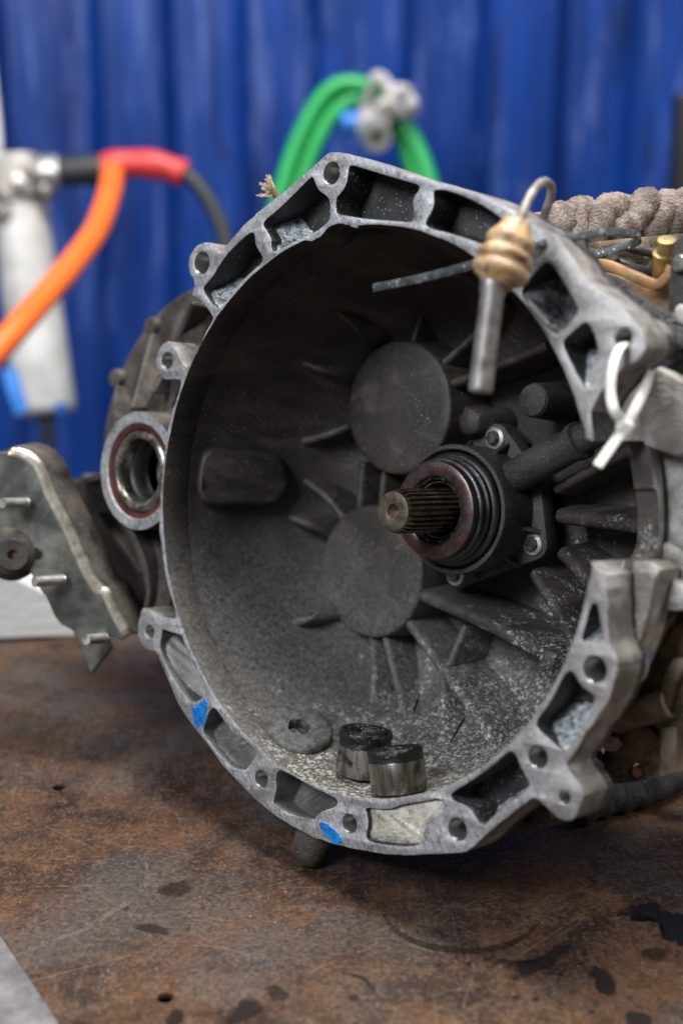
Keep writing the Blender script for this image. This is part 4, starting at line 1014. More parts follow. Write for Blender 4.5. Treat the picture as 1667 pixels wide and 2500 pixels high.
def bushing(px, py, t, label, tarry, spin):
    q = L(px, py, t); r_ = math.hypot(q.x, q.y)
    base = Vector((q.x, q.y, q.z)) * 1.0
    inw = Vector((-q.x / r_, -q.y / r_, 0))
    k = R - 0.0012
    base = Vector((q.x / r_ * k, q.y / r_ * k, q.z)) if t < 0.03 else Vector((q.x / r_ * (wall_r(t) - 0.0012), q.y / r_ * (wall_r(t) - 0.0012), q.z))
    W0 = GB @ base; ax = (GB.to_3x3() @ inw).normalized()
    x, y, a = basis(ax); X = Matrix((x, y, a)).transposed() @ Matrix.Rotation(spin, 3, 'Z')
    e = empty('rubber_bush', Matrix.Translation(W0) @ X.to_4x4(), label, 'bushing', 'loose rubber bushings in the bell')
    H, r = 0.0255, 0.0163
    link('sleeve', lathe([(r - 0.003, 0.0002), (r - 0.0008, 0.0), (r, 0.0010), (r, H * .70), (r * .992, H * .715), (r - 0.003, H * .715)], seg=72, loop=True), 'bush', e, smooth=40)
    rnd = random.Random(int(spin * 100))
    ph = [rnd.uniform(0, 6.28) for _ in range(8)]
    def wob(t_, i): return (0.020 if tarry else 0.008) * (math.sin(3 * t_ + ph[i % 8]) + 0.7 * math.sin(7 * t_ + ph[(i + 2) % 8]))
    hh = H * (1.05 if tarry else 1.0)
    prof = [(r * .99, H * .705), (r * .985, H * .84), (r * 1.0, H * .86), (r * .995, hh * .965), (r * .96, hh), (r * .88, hh * 1.005), (r * .82, hh * .96), (r * .74, hh * .94), (r * .68, hh * .985), (r * .60, hh * .99), (r * .52, hh * .94), (r * .46, hh * .97), (r * .40, hh * .985), (r * .33, hh * .93), (r * .25, hh * .90), (0.0004, hh * .88)]
    link('rubber_core', lathe(prof, seg=72, wob=wob), 'tar', e, smooth=70)
    return e
bushing(972, 1908, 0.0185, 'shinier steel-sleeved rubber bushing standing at the bell lip in front of another', False, 0.6)
bushing(884, 1882, 0.0360, 'tar-topped rubber bushing standing behind the shinier one inside the bell', True, 2.1)

# amber plug on its steel rod, hooked over the flange by a wire
k0 = fd(1225, 610) - 0.045
p_top = at(1263, 540, k0 + 0.004); p_bot = at(1212, 692, k0)
axd = (p_bot - p_top).normalized(); ln = (p_bot - p_top).length
pl = empty('shift_cable_end', Matrix.Translation(p_top), 'amber ribbed plug with a hanging steel rod, wired over the top of the flange', 'cable end')
z3 = Vector((0, 0, 0))
u_ = k0 / FPX
prof = [(0.003, -0.001)] + [(r * u_, h * ln) for r, h in ((30, 0.0), (38, .05), (40, .12), (49, .20), (58, .27), (62, .33), (61, .40), (54, .44), (56, .48), (66, .53), (68, .59), (66, .65), (59, .68), (61, .72), (70, .77), (71, .84), (64, .90), (46, .95), (42, 1.02), (30, 1.04))]
link('ribbed_plug', lathe(prof, z3, axd, seg=48), 'amber', pl, smooth=70)
rt = at(1204, 694, k0) - p_top; rbm = at(1172, 958, k0 - 0.004) - p_top
dr_ = (rbm - rt).normalized(); lr = (rbm - rt).length
link('steel_rod', lathe([(34 * u_, -0.004), (33 * u_, 0.004), (29 * u_, 0.006), (30 * u_, lr - 0.002), (27 * u_, lr), (0.0004, lr + 0.0008)], rt, dr_, seg=32), 'rod', pl, smooth=45)
hook = [at(1266, 548, k0 + .004), at(1276, 520, k0 + .004), at(1290, 486, k0 + .008), at(1311, 455, k0 + .018), at(1329, 444, k0 + .032), at(1344, 456, k0 + .048), at(1343, 482, k0 + .062), at(1330, 520, k0 + .072), at(1320, 560, k0 + .080), at(1312, 600, k0 + .082)]
link('wire_hook', tube([p - p_top for p in spline_pts(hook, 6)], 0.0024, 14), 'wire', pl, smooth=70)

# black cable tie through the plug
pts = [(912, 703, fd(912, 703) - .015), (1000, 686, fd(1000, 686) - .016), (1080, 667, fd(1080, 667) - .018), (1160, 645, fd(1160, 645) - .020), (1230, 620, k0 + .030),
       (1300, 601, fd(1300, 600) - .006), (1400, 578, fd(1330, 580) + .004), (1480, 567, fd(1330, 580) + .012), (1540, 571, .79), (1561, 581, .80), (1545, 594, .812), (1480, 616, .82), (1410, 636, .825), (1370, 648, .825)]
P = spline_pts([at(*p) for p in pts], 8)
bt = link('cable_tie', tube(P, 1, 12, flat=(0.0024, 0.0009), up=(0, 0.25, 1)), 'tie_black', smooth=60)
setp(bt, 'dusty black cable tie threaded behind the amber plug', 'cable tie')
# white cable tie
wt = empty('cable_tie', Matrix.Translation(at(1524, 1042, fd(1524, 1042) - .012)), 'white cable tie looped through the upper right flange hole', 'cable tie')
o0 = wt.matrix_world.translation.copy()
hd = fd(1524, 1042) - .012
P = spline_pts([GB @ L(1527, 838, .02), GB @ L(1521, 842, -.002), at(1506, 862, fd(1506, 862) - .010), at(1494, 905, fd(1494, 905) - .016), at(1490, 960, fd(1490, 960) - .018), at(1500, 1005, hd - .004), at(1522, 1040, hd), at(1500, 1078, hd - .002), at(1458, 1138, hd - .004)], 8)
link('strap', tube([p - o0 for p in P], 1, 12, flat=(0.0024, 0.0008), up=(0.9, 0.4, 0)), 'tie_white', wt, smooth=60)
P = spline_pts([at(1526, 1040, hd), at(1552, 992, hd + .004), at(1572, 950, hd + .014), at(1586, 912, hd + .028), at(1592, 880, hd + .05)], 8)
link('strap', tube([p - o0 for p in P], 1, 12, flat=(0.0024, 0.0008), up=(0.9, 0.4, 0)), 'tie_white', wt, smooth=60)
vs, fs = box_data((0, 0, 0), (0.0072, 0.0060, 0.0066), Matrix.Rotation(rad(25), 3, 'Y'))
bevelled(link('head', mesh_of(vs, fs), 'tie_white', wt), 0.0012, 3)

# grimy plaited cord over the back of the gearbox
def plait(pts, name, mat, label, cat):
    P = spline_pts(pts, 60); n = len(P); parts = []; rn = random.Random(5)
    ph0 = [rn.uniform(0, 6) for _ in range(6)]
    for st in range(3):
        path, acc = [], 0.0
        for i, p in enumerate(P):
            if i: acc += (P[i] - P[i - 1]).length
            d = (P[min(i + 1, n - 1)] - P[max(i - 1, 0)]).normalized(); sd = d.cross(Vector((0, 0, 1))).normalized(); upv = sd.cross(d)
            a = 2 * math.pi * (acc / 0.062 + st / 3) + 0.5 * math.sin(acc * 90 + ph0[st])
            path.append(p + upv * 0.0090 * math.sin(a) + sd * 0.0080 * math.cos(a) + upv * 0.0014 * math.sin(acc * 210 + ph0[st + 1]))
        vs_, fs_ = tube_data(path, lambda t, st=st: 0.0098 * (1 + 0.10 * math.sin(t * 37 + ph0[st]) + 0.06 * math.sin(t * 83 + st)), 18)
        for k_, v_ in enumerate(vs_):
            c_ = path[k_ // 18]; vs_[k_] = c_ + (v_ - c_) * (1 + 0.05 * math.sin((k_ % 18) * 2.1 + (k_ // 18) * 0.7))
        parts.append((vs_, fs_))
    vs, fs = join_data(parts)
    o = link(name, mesh_of(vs, fs), mat, smooth=80); return setp(o, label, cat)
plait([at(1310, 590, 0.86), at(1400, 562, 0.87), at(1480, 545, 0.88), at(1560, 540, 0.89), at(1680, 530, 0.90), at(1790, 516, 0.90)], 'plaited_cord', 'rope',
      'grimy brown plaited cord lying over the back of the gearbox', 'cord')
# frayed twine behind the flange
tw = empty('frayed_twine', Matrix.Translation(at(675, 485, 0.92)), 'tuft of frayed straw-coloured twine poking up behind the flange', 'twine')
o0 = tw.matrix_world.translation.copy()
link('twine_stub', tube([at(800, 600, .925) - o0, at(745, 545, .92) - o0, at(700, 505, .92) - o0, at(678, 482, .92) - o0, at(664, 462, .92) - o0], lambda t: 0.0034 * (1 - 0.3 * t), 10), 'straw_dark', tw)
parts = []
rn = random.Random(3)
for k in range(34):
    b0 = at(668 + rn.uniform(-8, 8), 468 + rn.uniform(-6, 8), 0.92)
    tx, ty = rn.choice(((652, 432), (630, 482), (640, 455), (655, 440)))
    e0 = at(tx + rn.uniform(-9, 9), ty + rn.uniform(-9, 9), 0.92 + rn.uniform(-.006, .006))
    mid = b0.lerp(e0, .5) + Vector((rn.uniform(-.002, .002), 0, rn.uniform(-.002, .002)))
    parts.append(tube_data([b0 - o0, mid - o0, e0 - o0], 0.00038, 5))
vs, fs = join_data(parts)
fb = link('frayed_fibres', mesh_of(vs, fs), 'straw', tw); fb['kind'] = 'stuff'

# ================================================================== THINGS ON THE BENCH
# stamped mount bracket, left
bd = 0.985
br = empty('mount_bracket', Matrix.Translation(at(150, 1300, bd)), 'greasy folded steel mount bracket with studs, left of the gearbox', 'bracket')
o0 = br.matrix_world.translation.copy()
BK = 1 / 2.94
def bpt(x, y, d=0.0): return at(x * BK, 900 + y * BK, bd + d) - o0
FR = [(-160, 600), (60, 592), (130, 605), (210, 650), (275, 730), (330, 880), (400, 1020), (480, 1180), (560, 1360), (630, 1510), (700, 1590), (745, 1620), (800, 1740), (860, 1850), (905, 1925),
      (870, 1950), (820, 1930), (760, 1920), (800, 2010), (700, 2130), (650, 2200), (600, 2060), (520, 1880), (440, 1840), (390, 1780), (330, 1640), (270, 1560), (180, 1400), (-160, 1400)]
front = [bpt(x, y) for x, y in FR]
backv = (-N) * 0.030 + Vector((0.004, 0, 0))
vs, fs = prism([p + (-N) * 0.0030 for p in front], front)
fp = link('front_plate', mesh_of(vs, fs), 'bracket', br, smooth=30); bevelled(fp, 0.0012, 2)
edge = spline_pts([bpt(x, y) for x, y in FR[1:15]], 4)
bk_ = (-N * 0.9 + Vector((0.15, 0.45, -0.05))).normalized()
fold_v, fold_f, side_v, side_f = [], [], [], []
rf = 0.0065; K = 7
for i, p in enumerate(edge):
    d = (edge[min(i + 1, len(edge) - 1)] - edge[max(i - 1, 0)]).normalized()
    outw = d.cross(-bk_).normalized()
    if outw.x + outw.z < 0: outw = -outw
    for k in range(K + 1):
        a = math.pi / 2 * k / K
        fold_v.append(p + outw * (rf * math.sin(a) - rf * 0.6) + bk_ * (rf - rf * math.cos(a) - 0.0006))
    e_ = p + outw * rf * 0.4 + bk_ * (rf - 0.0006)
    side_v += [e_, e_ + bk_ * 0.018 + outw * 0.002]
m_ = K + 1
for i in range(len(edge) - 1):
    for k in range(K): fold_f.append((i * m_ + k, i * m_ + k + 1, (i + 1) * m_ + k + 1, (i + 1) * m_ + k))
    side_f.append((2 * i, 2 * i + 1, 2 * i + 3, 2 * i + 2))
for nm_, v_, f_, mt_ in (('folded_edge', fold_v, fold_f, 'fold_highlight'), ('side_flange', side_v, side_f, 'castdark')):
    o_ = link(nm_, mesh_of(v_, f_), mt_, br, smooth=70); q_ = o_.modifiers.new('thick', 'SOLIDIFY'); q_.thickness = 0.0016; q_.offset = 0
for (x0, y0, x1, y1) in ((20, 965, 195, 965), (250, 1530, 455, 1518), (620, 1945, 755, 1935)):
    p0, p1 = bpt(x0, y0, -0.022), bpt(x1, y1, -0.004)
    n_ = 26; pth = [p0.lerp(p1, k / n_) for k in range(n_ + 1)]
    link('stud', tube(pth, lambda t: 0.0034 * (1 + 0.06 * math.cos(t * n_ * math.pi)), 14), 'steel', br, smooth=80)
c = bpt(90, 1330, -0.002)
ch_ = bpt(260, 1325, -0.0006); link('plate_hole', lathe([(0.0005, 0.0002), (0.0042, 0.0002), (0.0042, -0.001)], ch_, N, seg=20), 'rubber', br)
mt = link('rubber_mount', lathe([(0.0060, 0.005), (0.0070, 0.006), (0.0120, 0.0055), (0.0150, 0.003), (0.0165, 0.0), (0.0190, -0.004), (0.0200, -0.020)], c, Vector((0.25, -0.93, 0.25)), seg=48), 'castdark', br, smooth=50)
link('mount_bush', lathe([(0.0030, 0.003), (0.0036, 0.0085), (0.0105, 0.0085), (0.0112, 0.0075), (0.0112, 0.002)], c, Vector((0.25, -0.93, 0.25)), seg=36, caps=False), 'bracket', mt, smooth=50)
link('mount_bolt', lathe([(0.0004, 0.0050), (0.0032, 0.0050), (0.0032, 0.001)], c, Vector((0.25, -0.93, 0.25)), seg=16), 'ochre', mt, smooth=50)
vs, fs = prism([bpt(40, 575, .01), bpt(410, 580, .03), bpt(405, 615, .03), bpt(40, 610, .01)], [bpt(40, 575, .06), bpt(410, 580, .08), bpt(405, 615, .08), bpt(40, 610, .06)])
link('top_tab', mesh_of(vs, fs), 'castdark', br, smooth=0)
pa3 = bpt(700, 1760, 0.012); pb3 = (GB @ L(425, 1490, 0.075)) - o0; d3 = (pb3 - pa3).normalized(); l3 = (pb3 - pa3).length
link('mount_sleeve', lathe([(0.006, -0.002), (0.0105, 0.0), (0.0115, 0.003), (0.0115, 0.012), (0.0090, 0.014), (0.0090, l3)], pa3, d3, seg=32), 'oily', br, smooth=40)
vs, fs = prism([bpt(100, 612, .03), bpt(340, 612, .03), bpt(330, 800, .03), bpt(200, 800, .03)], [bpt(100, 612, .05), bpt(340, 612, .05), bpt(330, 800, .05), bpt(200, 800, .05)])
link('tab_web', mesh_of(vs, fs), 'castdark', br, smooth=0)

# white foam block behind the bracket
g0 = on_z(188, 1556, 0.0)
bx_o = empty('foam_block', Matrix.Translation(g0), 'white foam block lying behind the mount bracket', 'block')
ang = rad(14); ex = Vector((-math.cos(ang), -math.sin(ang) * 0.75, 0)); ey = Vector((-0.15, 1, 0)).normalized(); up = Vector((0, 0, 1))
vs = []; W_, D_, H_ = 0.36, 0.10, 0.085
rn = random.Random(11)
A = []
for k in range(13):
    A.append(ex * (W_ * k / 12) + up * (0.004 * rn.random() if 0 < k < 12 else 0))
front_low = A
front_top = [ex * (W_ * k / 12) + up * (H_ - 0.055 * max(0, 1 - k / 3.2)) for k in range(13)]
ring = front_low + front_top[::-1]
vs, fs = prism([p for p in ring], [p + ey * D_ for p in ring])
bevelled(link('foam_body', mesh_of(vs, fs), 'whiteblock', bx_o, smooth=30), 0.002, 2)

# black fabric-sleeved hose along the bench, right
zz = 0.0105
P = spline_pts([on_z(x, y, zz) for x, y in ((1400, 1985), (1450, 1962), (1510, 1945), (1570, 1930), (1630, 1902), (1690, 1868), (1780, 1830))], 12)
hs = link('sleeved_hose', tube([p + Vector((0, 0, 0.001 * math.sin(i * .7))) for i, p in enumerate(P)], lambda t: 0.0102 * (1 + 0.04 * math.sin(t * 40) + 0.03 * math.sin(t * 97)), 20), 'sleeve', smooth=80)
setp(hs, 'black fabric-sleeved hose lying on the bench right of the gearbox', 'hose')
P = spline_pts([at(1600, 1850, .93), at(1650, 1832, .92), at(1720, 1800, .92), at(1800, 1770, .92)], 8)
setp(link('white_cable', tube(P, 0.0048, 14), 'whiteplast', smooth=80), 'pale cable passing behind the gearbox linkage at the right edge', 'cable')

# bare steel sheet at the lower left corner
cs = [on_z(x, y, 0.0) for x, y in ((-20, 2262), (0, 2288), (70, 2390), (160, 2530), (60, 2600), (-250, 2600), (-250, 2262))]
sh_ = link('steel_offcut', curve_solid([[Vector((p.x, p.y)) for p in cs]], 0.0016, 0.0, 0.0003), 'offcut', smooth=30)
setp(sh_, 'corner of a bare grey steel sheet on the bench, bottom left', 'sheet')

# ---- marks on the bench top (dried oil, flaked paint, scratches): thin films
bench = bpy.data.objects['workbench_top']
def film(name, pts, mat, z=0.0004, jitter=0.0012, label=None):
    P = [on_z(x, y, 0) for x, y in pts]; rn = random.Random(len(pts) * 7 + int(pts[0][0]))
    Q = [Vector((p.x + rn.uniform(-1, 1) * jitter, p.y + rn.uniform(-1, 1) * jitter, z)) for p in spline_pts(P, 5, closed=True)]
    c0 = sum(Q, Vector((0, 0, 0))) / len(Q); n = len(Q); vs, fs, fade = [c0], [], [1.0]
    for k, f_ in ((0.30, 1.0), (0.70, 0.80), (1.0, 0.42), (1.38, 0.0)):
        for q in Q: vs.append(c0 + (q - c0) * k); fade.append(f_)
    for k in range(n): fs.append((0, 1 + k, 1 + (k + 1) % n))
    for r in range(3):
        for k in range(n): fs.append((1 + r * n + k, 1 + (r + 1) * n + k, 1 + (r + 1) * n + (k + 1) % n, 1 + r * n + (k + 1) % n))
    me = mesh_of(vs, fs, False)
    at_ = me.attributes.new('fade', 'FLOAT', 'POINT'); at_.data.foreach_set('value', fade)
    o = link(name, me, mat, bench, smooth=0)
    if label: o['label'] = label
    return o
def streak(name, pts, w, mat, z=0.0003):
    P = spline_pts([on_z(x, y, z) for x, y in pts], 8); vs, fs = [], []; n = len(P)
    for i, p in enumerate(P):
        d = P[min(i + 1, n - 1)] - P[max(i - 1, 0)]; s = Vector((-d.y, d.x, 0)).normalized() * w * (0.25 + 0.75 * math.sin(math.pi * (i + 0.5) / n))
        vs += [p - s, p + s]
    for i in range(n - 1): fs.append((2 * i, 2 * i + 1, 2 * i + 3, 2 * i + 2))
    me = mesh_of(vs, fs, False)
    at_ = me.attributes.new('fade', 'FLOAT', 'POINT'); at_.data.foreach_set('value', [0.62] * len(vs))
    return link(name, me, mat, bench, smooth=0)
BX = 1568 / 833.0
def q2(pts): return crop(pts, 834, 2050, BX)
film('paint_flake', q2([(1290, 335), (1340, 318), (1400, 305), (1450, 308), (1455, 330), (1520, 345), (1568, 350), (1620, 360), (1620, 490), (1560, 488), (1510, 465), (1470, 440), (1475, 410), (1420, 370), (1380, 350), (1345, 378), (1315, 360)]), 'flake', 0.0006, 0.0006, 'black flaked paint remnant on the bench')
film('oil_stain', q2([(785, 570), (810, 558), (850, 575), (900, 545), (950, 520), (1000, 480), (1050, 488), (1030, 515), (985, 545), (970, 580), (910, 600), (850, 628), (800, 622)]), 'stain', 0.0004, 0.0005)
film('oil_stain', q2([(1125, 605), (1165, 592), (1210, 605), (1240, 640), (1245, 690), (1225, 722), (1180, 710), (1165, 670), (1160, 635), (1130, 622)]), 'stain', 0.0004, 0.0005)
film('oil_stain', q2([(1370, 515), (1420, 500), (1470, 505), (1488, 525), (1460, 555), (1400, 545)]), 'softstain', 0.0004, 0.0005)
film('oil_stain', q2([(1310, 805), (1340, 795), (1400, 805), (1420, 835), (1400, 860), (1330, 850)]), 'stain', 0.0004, 0.0005)
for x, y, a, b_ in ((665, 552, 18, 10), (730, 560, 22, 14), (445, 583, 16, 7), (803, 727, 18, 11), (892, 737, 18, 11), (1146, 795, 16, 9), (55, 728, 22, 12), (1005, 622, 14, 10), (1100, 572, 10, 6), (580, 572, 14, 7)):
    film('oil_stain', q2([(x + a * math.cos(k * 1.047), y + b_ * math.sin(k * 1.047)) for k in range(6)]), 'softstain' if a > 15 else 'stain', 0.0004, 0.0003)
def q3(pts): return crop(pts, 0, 2150, 1568 / 834.0)
film('oil_stain', q3([(770, 640), (790, 600), (830, 598), (840, 630), (820, 660), (780, 665)]), 'stain', 0.0004, 0.0005)
film('oil_stain', q3([(1080, 600), (1100, 560), (1150, 548), (1190, 575), (1190, 610), (1140, 630), (1080, 650), (1040, 655), (1060, 620)]), 'stain', 0.0004, 0.0006)
film('oil_stain', q3([(1230, 490), (1270, 480), (1310, 500), (1320, 540), (1280, 555), (1240, 530)]), 'softstain', 0.0004, 0.0006)
film('oil_stain', q3([(735, 45), (770, 18), (840, 12), (880, 30), (870, 60), (800, 70), (745, 65)]), 'softstain', 0.0004, 0.0006)
film('oil_stain', q3([(625, 205), (700, 200), (770, 220), (760, 245), (690, 240), (630, 225)]), 'softstain', 0.0004, 0.0006)
streak('ring_mark', q2([(190, 340), (240, 410), (330, 465), (450, 498), (600, 510), (740, 490), (840, 440), (900, 385)]), 0.0030, 'softstain')
streak('ring_mark', q2([(0, 612), (60, 622), (110, 645), (140, 685), (150, 710)]), 0.0013, 'softstain')
streak('scratch', q2([(200, 440), (280, 468), (370, 500), (460, 530)]), 0.0009, 'palescratch')
streak('scratch', q2([(490, 340), (620, 280), (780, 185), (900, 120), (1075, 25)]), 0.00050, 'scratch')
streak('scratch', q2([(780, 120), (880, 85), (990, 30)]), 0.0004, 'scratch')
streak('scratch', q2([(600, 680), (800, 545), (1000, 410), (1170, 300), (1330, 190)]), 0.0004, 'scratch')
streak('scratch', q3([(665, -110), (680, -30), (665, 20), (600, 90), (520, 140), (400, 215), (250, 275), (120, 330), (0, 372)]), 0.0022, 'palescratch')
streak('scratch', q3([(790, 140), (880, 160), (1000, 180), (1100, 188), (1230, 190)]), 0.0005, 'palescratch')
streak('scratch', q3([(130, 30), (300, 25), (480, 22), (640, 25)]), 0.0010, 'palescratch')
streak('scratch', q3([(220, 255), (240, 285), (255, 305)]), 0.0006, 'palescratch')
streak('scratch', q3([(900, 300), (1020, 310), (1150, 350), (1260, 420)]), 0.0005, 'palescratch')

# ================================================================== THINGS BY THE WALL
hz = 2.05
hu = hz / FPX
gh = empty('green_hose', Matrix.Translation(at(840, 420, hz)), 'coiled green hose hanging on the blue wall', 'hose')
o0 = gh.matrix_world.translation.copy()
for k, pts in enumerate(([(640, 720), (662, 560), (690, 450), (732, 330), (790, 232), (850, 203), (920, 226), (985, 300), (1035, 400), (1062, 520), (1066, 700), (1030, 880), (930, 1000), (800, 1000), (690, 890)],
                         [(690, 720), (705, 560), (738, 440), (790, 312), (850, 248), (900, 246), (955, 296), (995, 380), (1022, 500), (1030, 700), (985, 850), (900, 950), (800, 940), (720, 850)],
                         [(660, 720), (680, 540), (712, 420), (760, 300), (820, 222), (880, 220), (945, 262), (1012, 350), (1046, 460), (1052, 700), (1010, 900), (900, 1030), (780, 1010), (690, 880)])):
    P = spline_pts([at(x, y, hz + (0.0, 0.012, 0.03)[k]) - o0 for x, y in pts], 8, closed=True)
    link('hose_loop', tube(P, 20 * hu, 18, closed=True), 'green', gh, smooth=80)
ct = empty('white_knotted_cord', Matrix.Translation(at(950, 240, hz - .03)), 'white knotted cord tying the green hose coil', 'cord')
o0 = ct.matrix_world.translation.copy()
P = spline_pts([at(x, y, hz - d) - o0 for x, y, d in ((890, 270, .0), (912, 205, .03), (925, 186, .035), (945, 205, .04), (960, 232, .045), (985, 218, .04), (1000, 236, .03), (1008, 262, .02), (985, 278, .03), (950, 250, .05), (925, 262, .05), (950, 290, .03))], 8)
link('cord_strand', tube(P, 13 * hu, 14), 'knotwhite', ct, smooth=80)
for x, y, r in ((918, 192, 18), (972, 222, 19), (1003, 252, 19), (938, 258, 20)):
    link('knot', lathe([(0.0005, -r * hu * .95), (r * hu * .6, -r * hu * .75), (r * hu, 0), (r * hu * .6, r * hu * .75), (0.0005, r * hu * .95)], at(x, y, hz - .045) - o0, (0.4, 0.3, 1), seg=20), 'knotwhite', ct, smooth=80)
vv = empty('hose_valve', Matrix.Translation(at(915, 320, hz - .04)), 'white and steel hose fitting under the white knotted cord', 'fitting')
o0 = vv.matrix_world.translation.copy()
axv = (at(925, 348, hz - .12) - at(905, 300, hz)).normalized()
link('fitting_body', lathe([(0.012, -0.05), (0.020, -0.045), (0.023, 0.0), (0.022, 0.04), (0.016, 0.045)], at(905, 300, hz) - o0, axv, seg=28), 'knotwhite', vv, smooth=45)
link('steel_nozzle', lathe([(0.006, 0.085), (0.010, 0.105), (0.019, 0.105), (0.0205, 0.100), (0.0205, 0.060), (0.016, 0.040)], at(905, 300, hz) - o0, axv, seg=32, caps=False), 'steel', vv, smooth=45)
link('nozzle_throat', lathe([(0.0005, 0.088), (0.009, 0.088), (0.009, 0.08)], at(905, 300, hz) - o0, axv, seg=20), 'hoseblack', vv)
link('blue_collar', lathe([(0.014, -0.02), (0.017, -0.018), (0.017, 0.02), (0.014, 0.022)], at(866, 300, hz) - o0, (1, 0.1, 0.1), seg=24), 'bluetape', vv, smooth=45)

# white air-line bottle with its couplings, far left
fz = 1.85; fu = fz / FPX
af = empty('air_line_bottle', Matrix.Translation(at(105, 1040, fz)), 'scuffed white air-line bottle hanging at the left', 'bottle')
o0 = af.matrix_world.translation.copy()
t0_, b0_ = at(45, 455, fz), at(112, 1012, fz); ax = (b0_ - t0_).normalized(); ll = (b0_ - t0_).length
bo_ = link('bottle_body', lathe([(40 * fu, 0), (62 * fu, 0.008), (66 * fu, 0.02), (71 * fu, ll * .5), (76 * fu, ll - 0.012), (74 * fu, ll - 0.004), (62 * fu, ll), (20 * fu, ll + 0.001)], t0_ - o0, ax, seg=56), 'whiteplast', af, smooth=60)
link('drain_nozzle', lathe([(22 * fu, ll - 0.002), (24 * fu, ll + 0.012), (13 * fu, ll + 0.014), (13 * fu, ll + 0.024), (22 * fu, ll + 0.028), (20 * fu, ll + 0.040), (0.0005, ll + 0.041)], t0_ - o0, ax, seg=28), 'hoseblack', af, smooth=45)
link('bottle_cap', lathe([(30 * fu, -0.040), (62 * fu, -0.036), (70 * fu, -0.020), (68 * fu, 0.004), (50 * fu, 0.006)], t0_ - o0, ax, seg=40), 'castlight', af, smooth=45)
ta = [at(22, 900, fz - .036), at(38, 960, fz - .037), at(58, 1008, fz - .036)]
link('blue_tape', tube([p - o0 for p in spline_pts(ta, 6)], 1, 10, flat=(0.010, 0.0012), up=(1, 0, 0)), 'bluetape', af, smooth=60)
ta = [at(140, 990, fz - .036), at(158, 1000, fz - .036)]
link('blue_tape', tube([p - o0 for p in ta], 1, 10, flat=(0.008, 0.0012), up=(0, 0, 1)), 'bluetape', af, smooth=60)
axh = (at(270, 412, fz) - at(-10, 428, fz)).normalized(); lh = (at(270, 412, fz) - at(-10, 428, fz)).length
cp = empty('hose_coupling', Matrix.Translation(at(120, 420, fz)), 'row of grey and black air hose couplings above the white bottle', 'coupling')
o1 = cp.matrix_world.translation.copy()
hs0 = at(-10, 428, fz) - o1
for nm_, m_, prof in (('grey_body', 'castlight', [(20, 0), (44, .02), (46, .20), (30, .22)]), ('black_nut', 'hoseblack', [(26, .20), (36, .215), (36, .40), (28, .41)]),
                      ('steel_collar', 'steel', [(26, .40), (40, .41), (40, .56), (30, .57)]), ('black_grip', 'hoseblack', [(26, .56), (36, .58), (38, .82), (34, .99), (20, 1.0)])):
    link(nm_, lathe([(r * fu, h * lh) for r, h in prof], hs0, axh, seg=32), m_, cp, smooth=40)
for k, (x, y, r) in enumerate(((18, 470, 30), (60, 450, 34), (10, 520, 22), (110, 470, 22))):
    c = at(x, y, fz - .03) - o1
    link('lever_joint', lathe([(r * fu * .4, -0.014), (r * fu, -0.010), (r * fu, 0.010), (r * fu * .4, 0.014)], c, (0.3 + 0.2 * k, -0.7, 0.5), seg=20), 'darksteel' if k % 2 else 'cast', cp, smooth=40)
P = spline_pts([at(x, y, d) for x, y, d in ((275, 418, fz - .02), (268, 470, fz - .06), (236, 560, 1.74), (180, 640, 1.68), (100, 735, 1.62), (30, 815, 1.57), (-60, 915, 1.53), (-170, 1080, 1.50), (-230, 1300, 1.48))], 10)
setp(link('orange_hose', tube(P, 0.0150, 24), 'orange', smooth=80), 'bright orange hose curving down across the white bottle', 'hose')
P = spline_pts([at(x, y, fz) for x, y in ((255, 412), (300, 402), (350, 400), (400, 408), (440, 420), (452, 425))], 8)
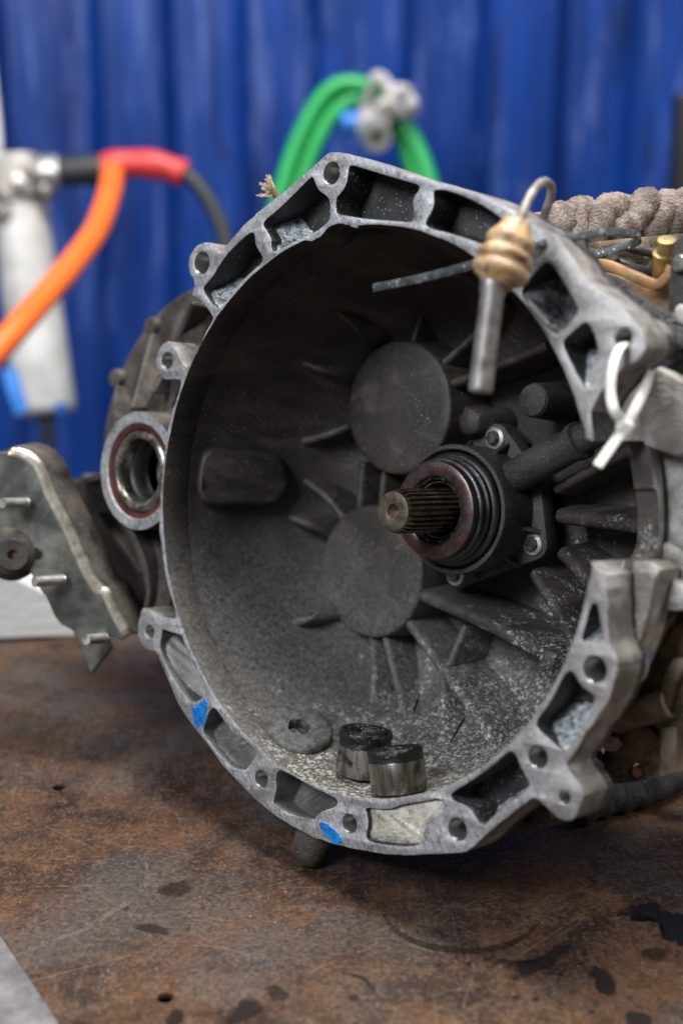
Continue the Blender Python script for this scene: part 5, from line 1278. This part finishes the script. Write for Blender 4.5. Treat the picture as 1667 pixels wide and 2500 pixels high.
rh = empty('black_hose', Matrix.Translation(at(455, 428, fz)), 'black hose with a red end sleeve curving behind the flange', 'hose')
o2 = rh.matrix_world.translation.copy()
link('red_sleeve', tube([p - o2 for p in P], lambda t: fu * (36 - 5 * t + 2.0 * math.sin(t * 16)), 22), 'red', rh, smooth=80)
P = spline_pts([at(x, y, fz) for x, y in ((440, 420), (470, 438), (505, 480), (535, 540), (552, 600), (566, 760), (580, 950), (585, 1200))], 8)
link('hose_line', tube([p - o2 for p in P], 20 * fu, 18), 'hoseblack', rh, smooth=80)
P = spline_pts([at(x, y, fz + .1) for x, y in ((-90, -400), (-50, -60), (-25, 180), (-12, 300), (-6, 380), (4, 440))], 8)
setp(link('white_pipe', tube(P, 16 * fu, 16), 'whiteplast', smooth=80), 'thin white pipe at the left picture edge above the couplings', 'pipe')

# ---- nothing outside the bell may reach into it
cutm = lathe([(0.0005, 0.03), (R - 0.004, 0.03), (R - 0.003, -0.0225)] + [(r + 0.003, -t - 0.003) for r, t in PROF_IN[1:]], seg=96)
cut = link('bell_void', cutm, 'bell', smooth=0); cut.matrix_world = GB
targets = [o for o in list(gb.children) + list(diff.children) if o.name.split('.')[0] in ('differential_case', 'case_rib', 'case_web', 'gear_case', 'case_lug', 'side_wall', 'shoulder_boss', 'side_boss', 'side_rib', 'window_lip', 'output_bore', 'ear_boss', 'rear_cover')]
for o in targets:
    b = o.modifiers.new('void', 'BOOLEAN'); b.object = cut; b.operation = 'DIFFERENCE'; b.solver = 'EXACT'
dg = bpy.context.evaluated_depsgraph_get(); dg.update()
for o in targets:
    nm = bpy.data.meshes.new_from_object(o.evaluated_get(dg)); o.modifiers.clear()
    if len(nm.polygons): o.data = nm
bpy.data.objects.remove(cut)
pz = 1.9
P = [at(1672, 235, pz), at(1672, 700, pz)]
vs, fs = box_data(at(1678, 420, pz) , (0.042, 0.05, 0.20))
bevelled(setp(link('dark_post', mesh_of(vs, fs), 'hoseblack', smooth=30), 'blurred dark box hanging on the wall at the right picture edge', 'box'), 0.004, 2)
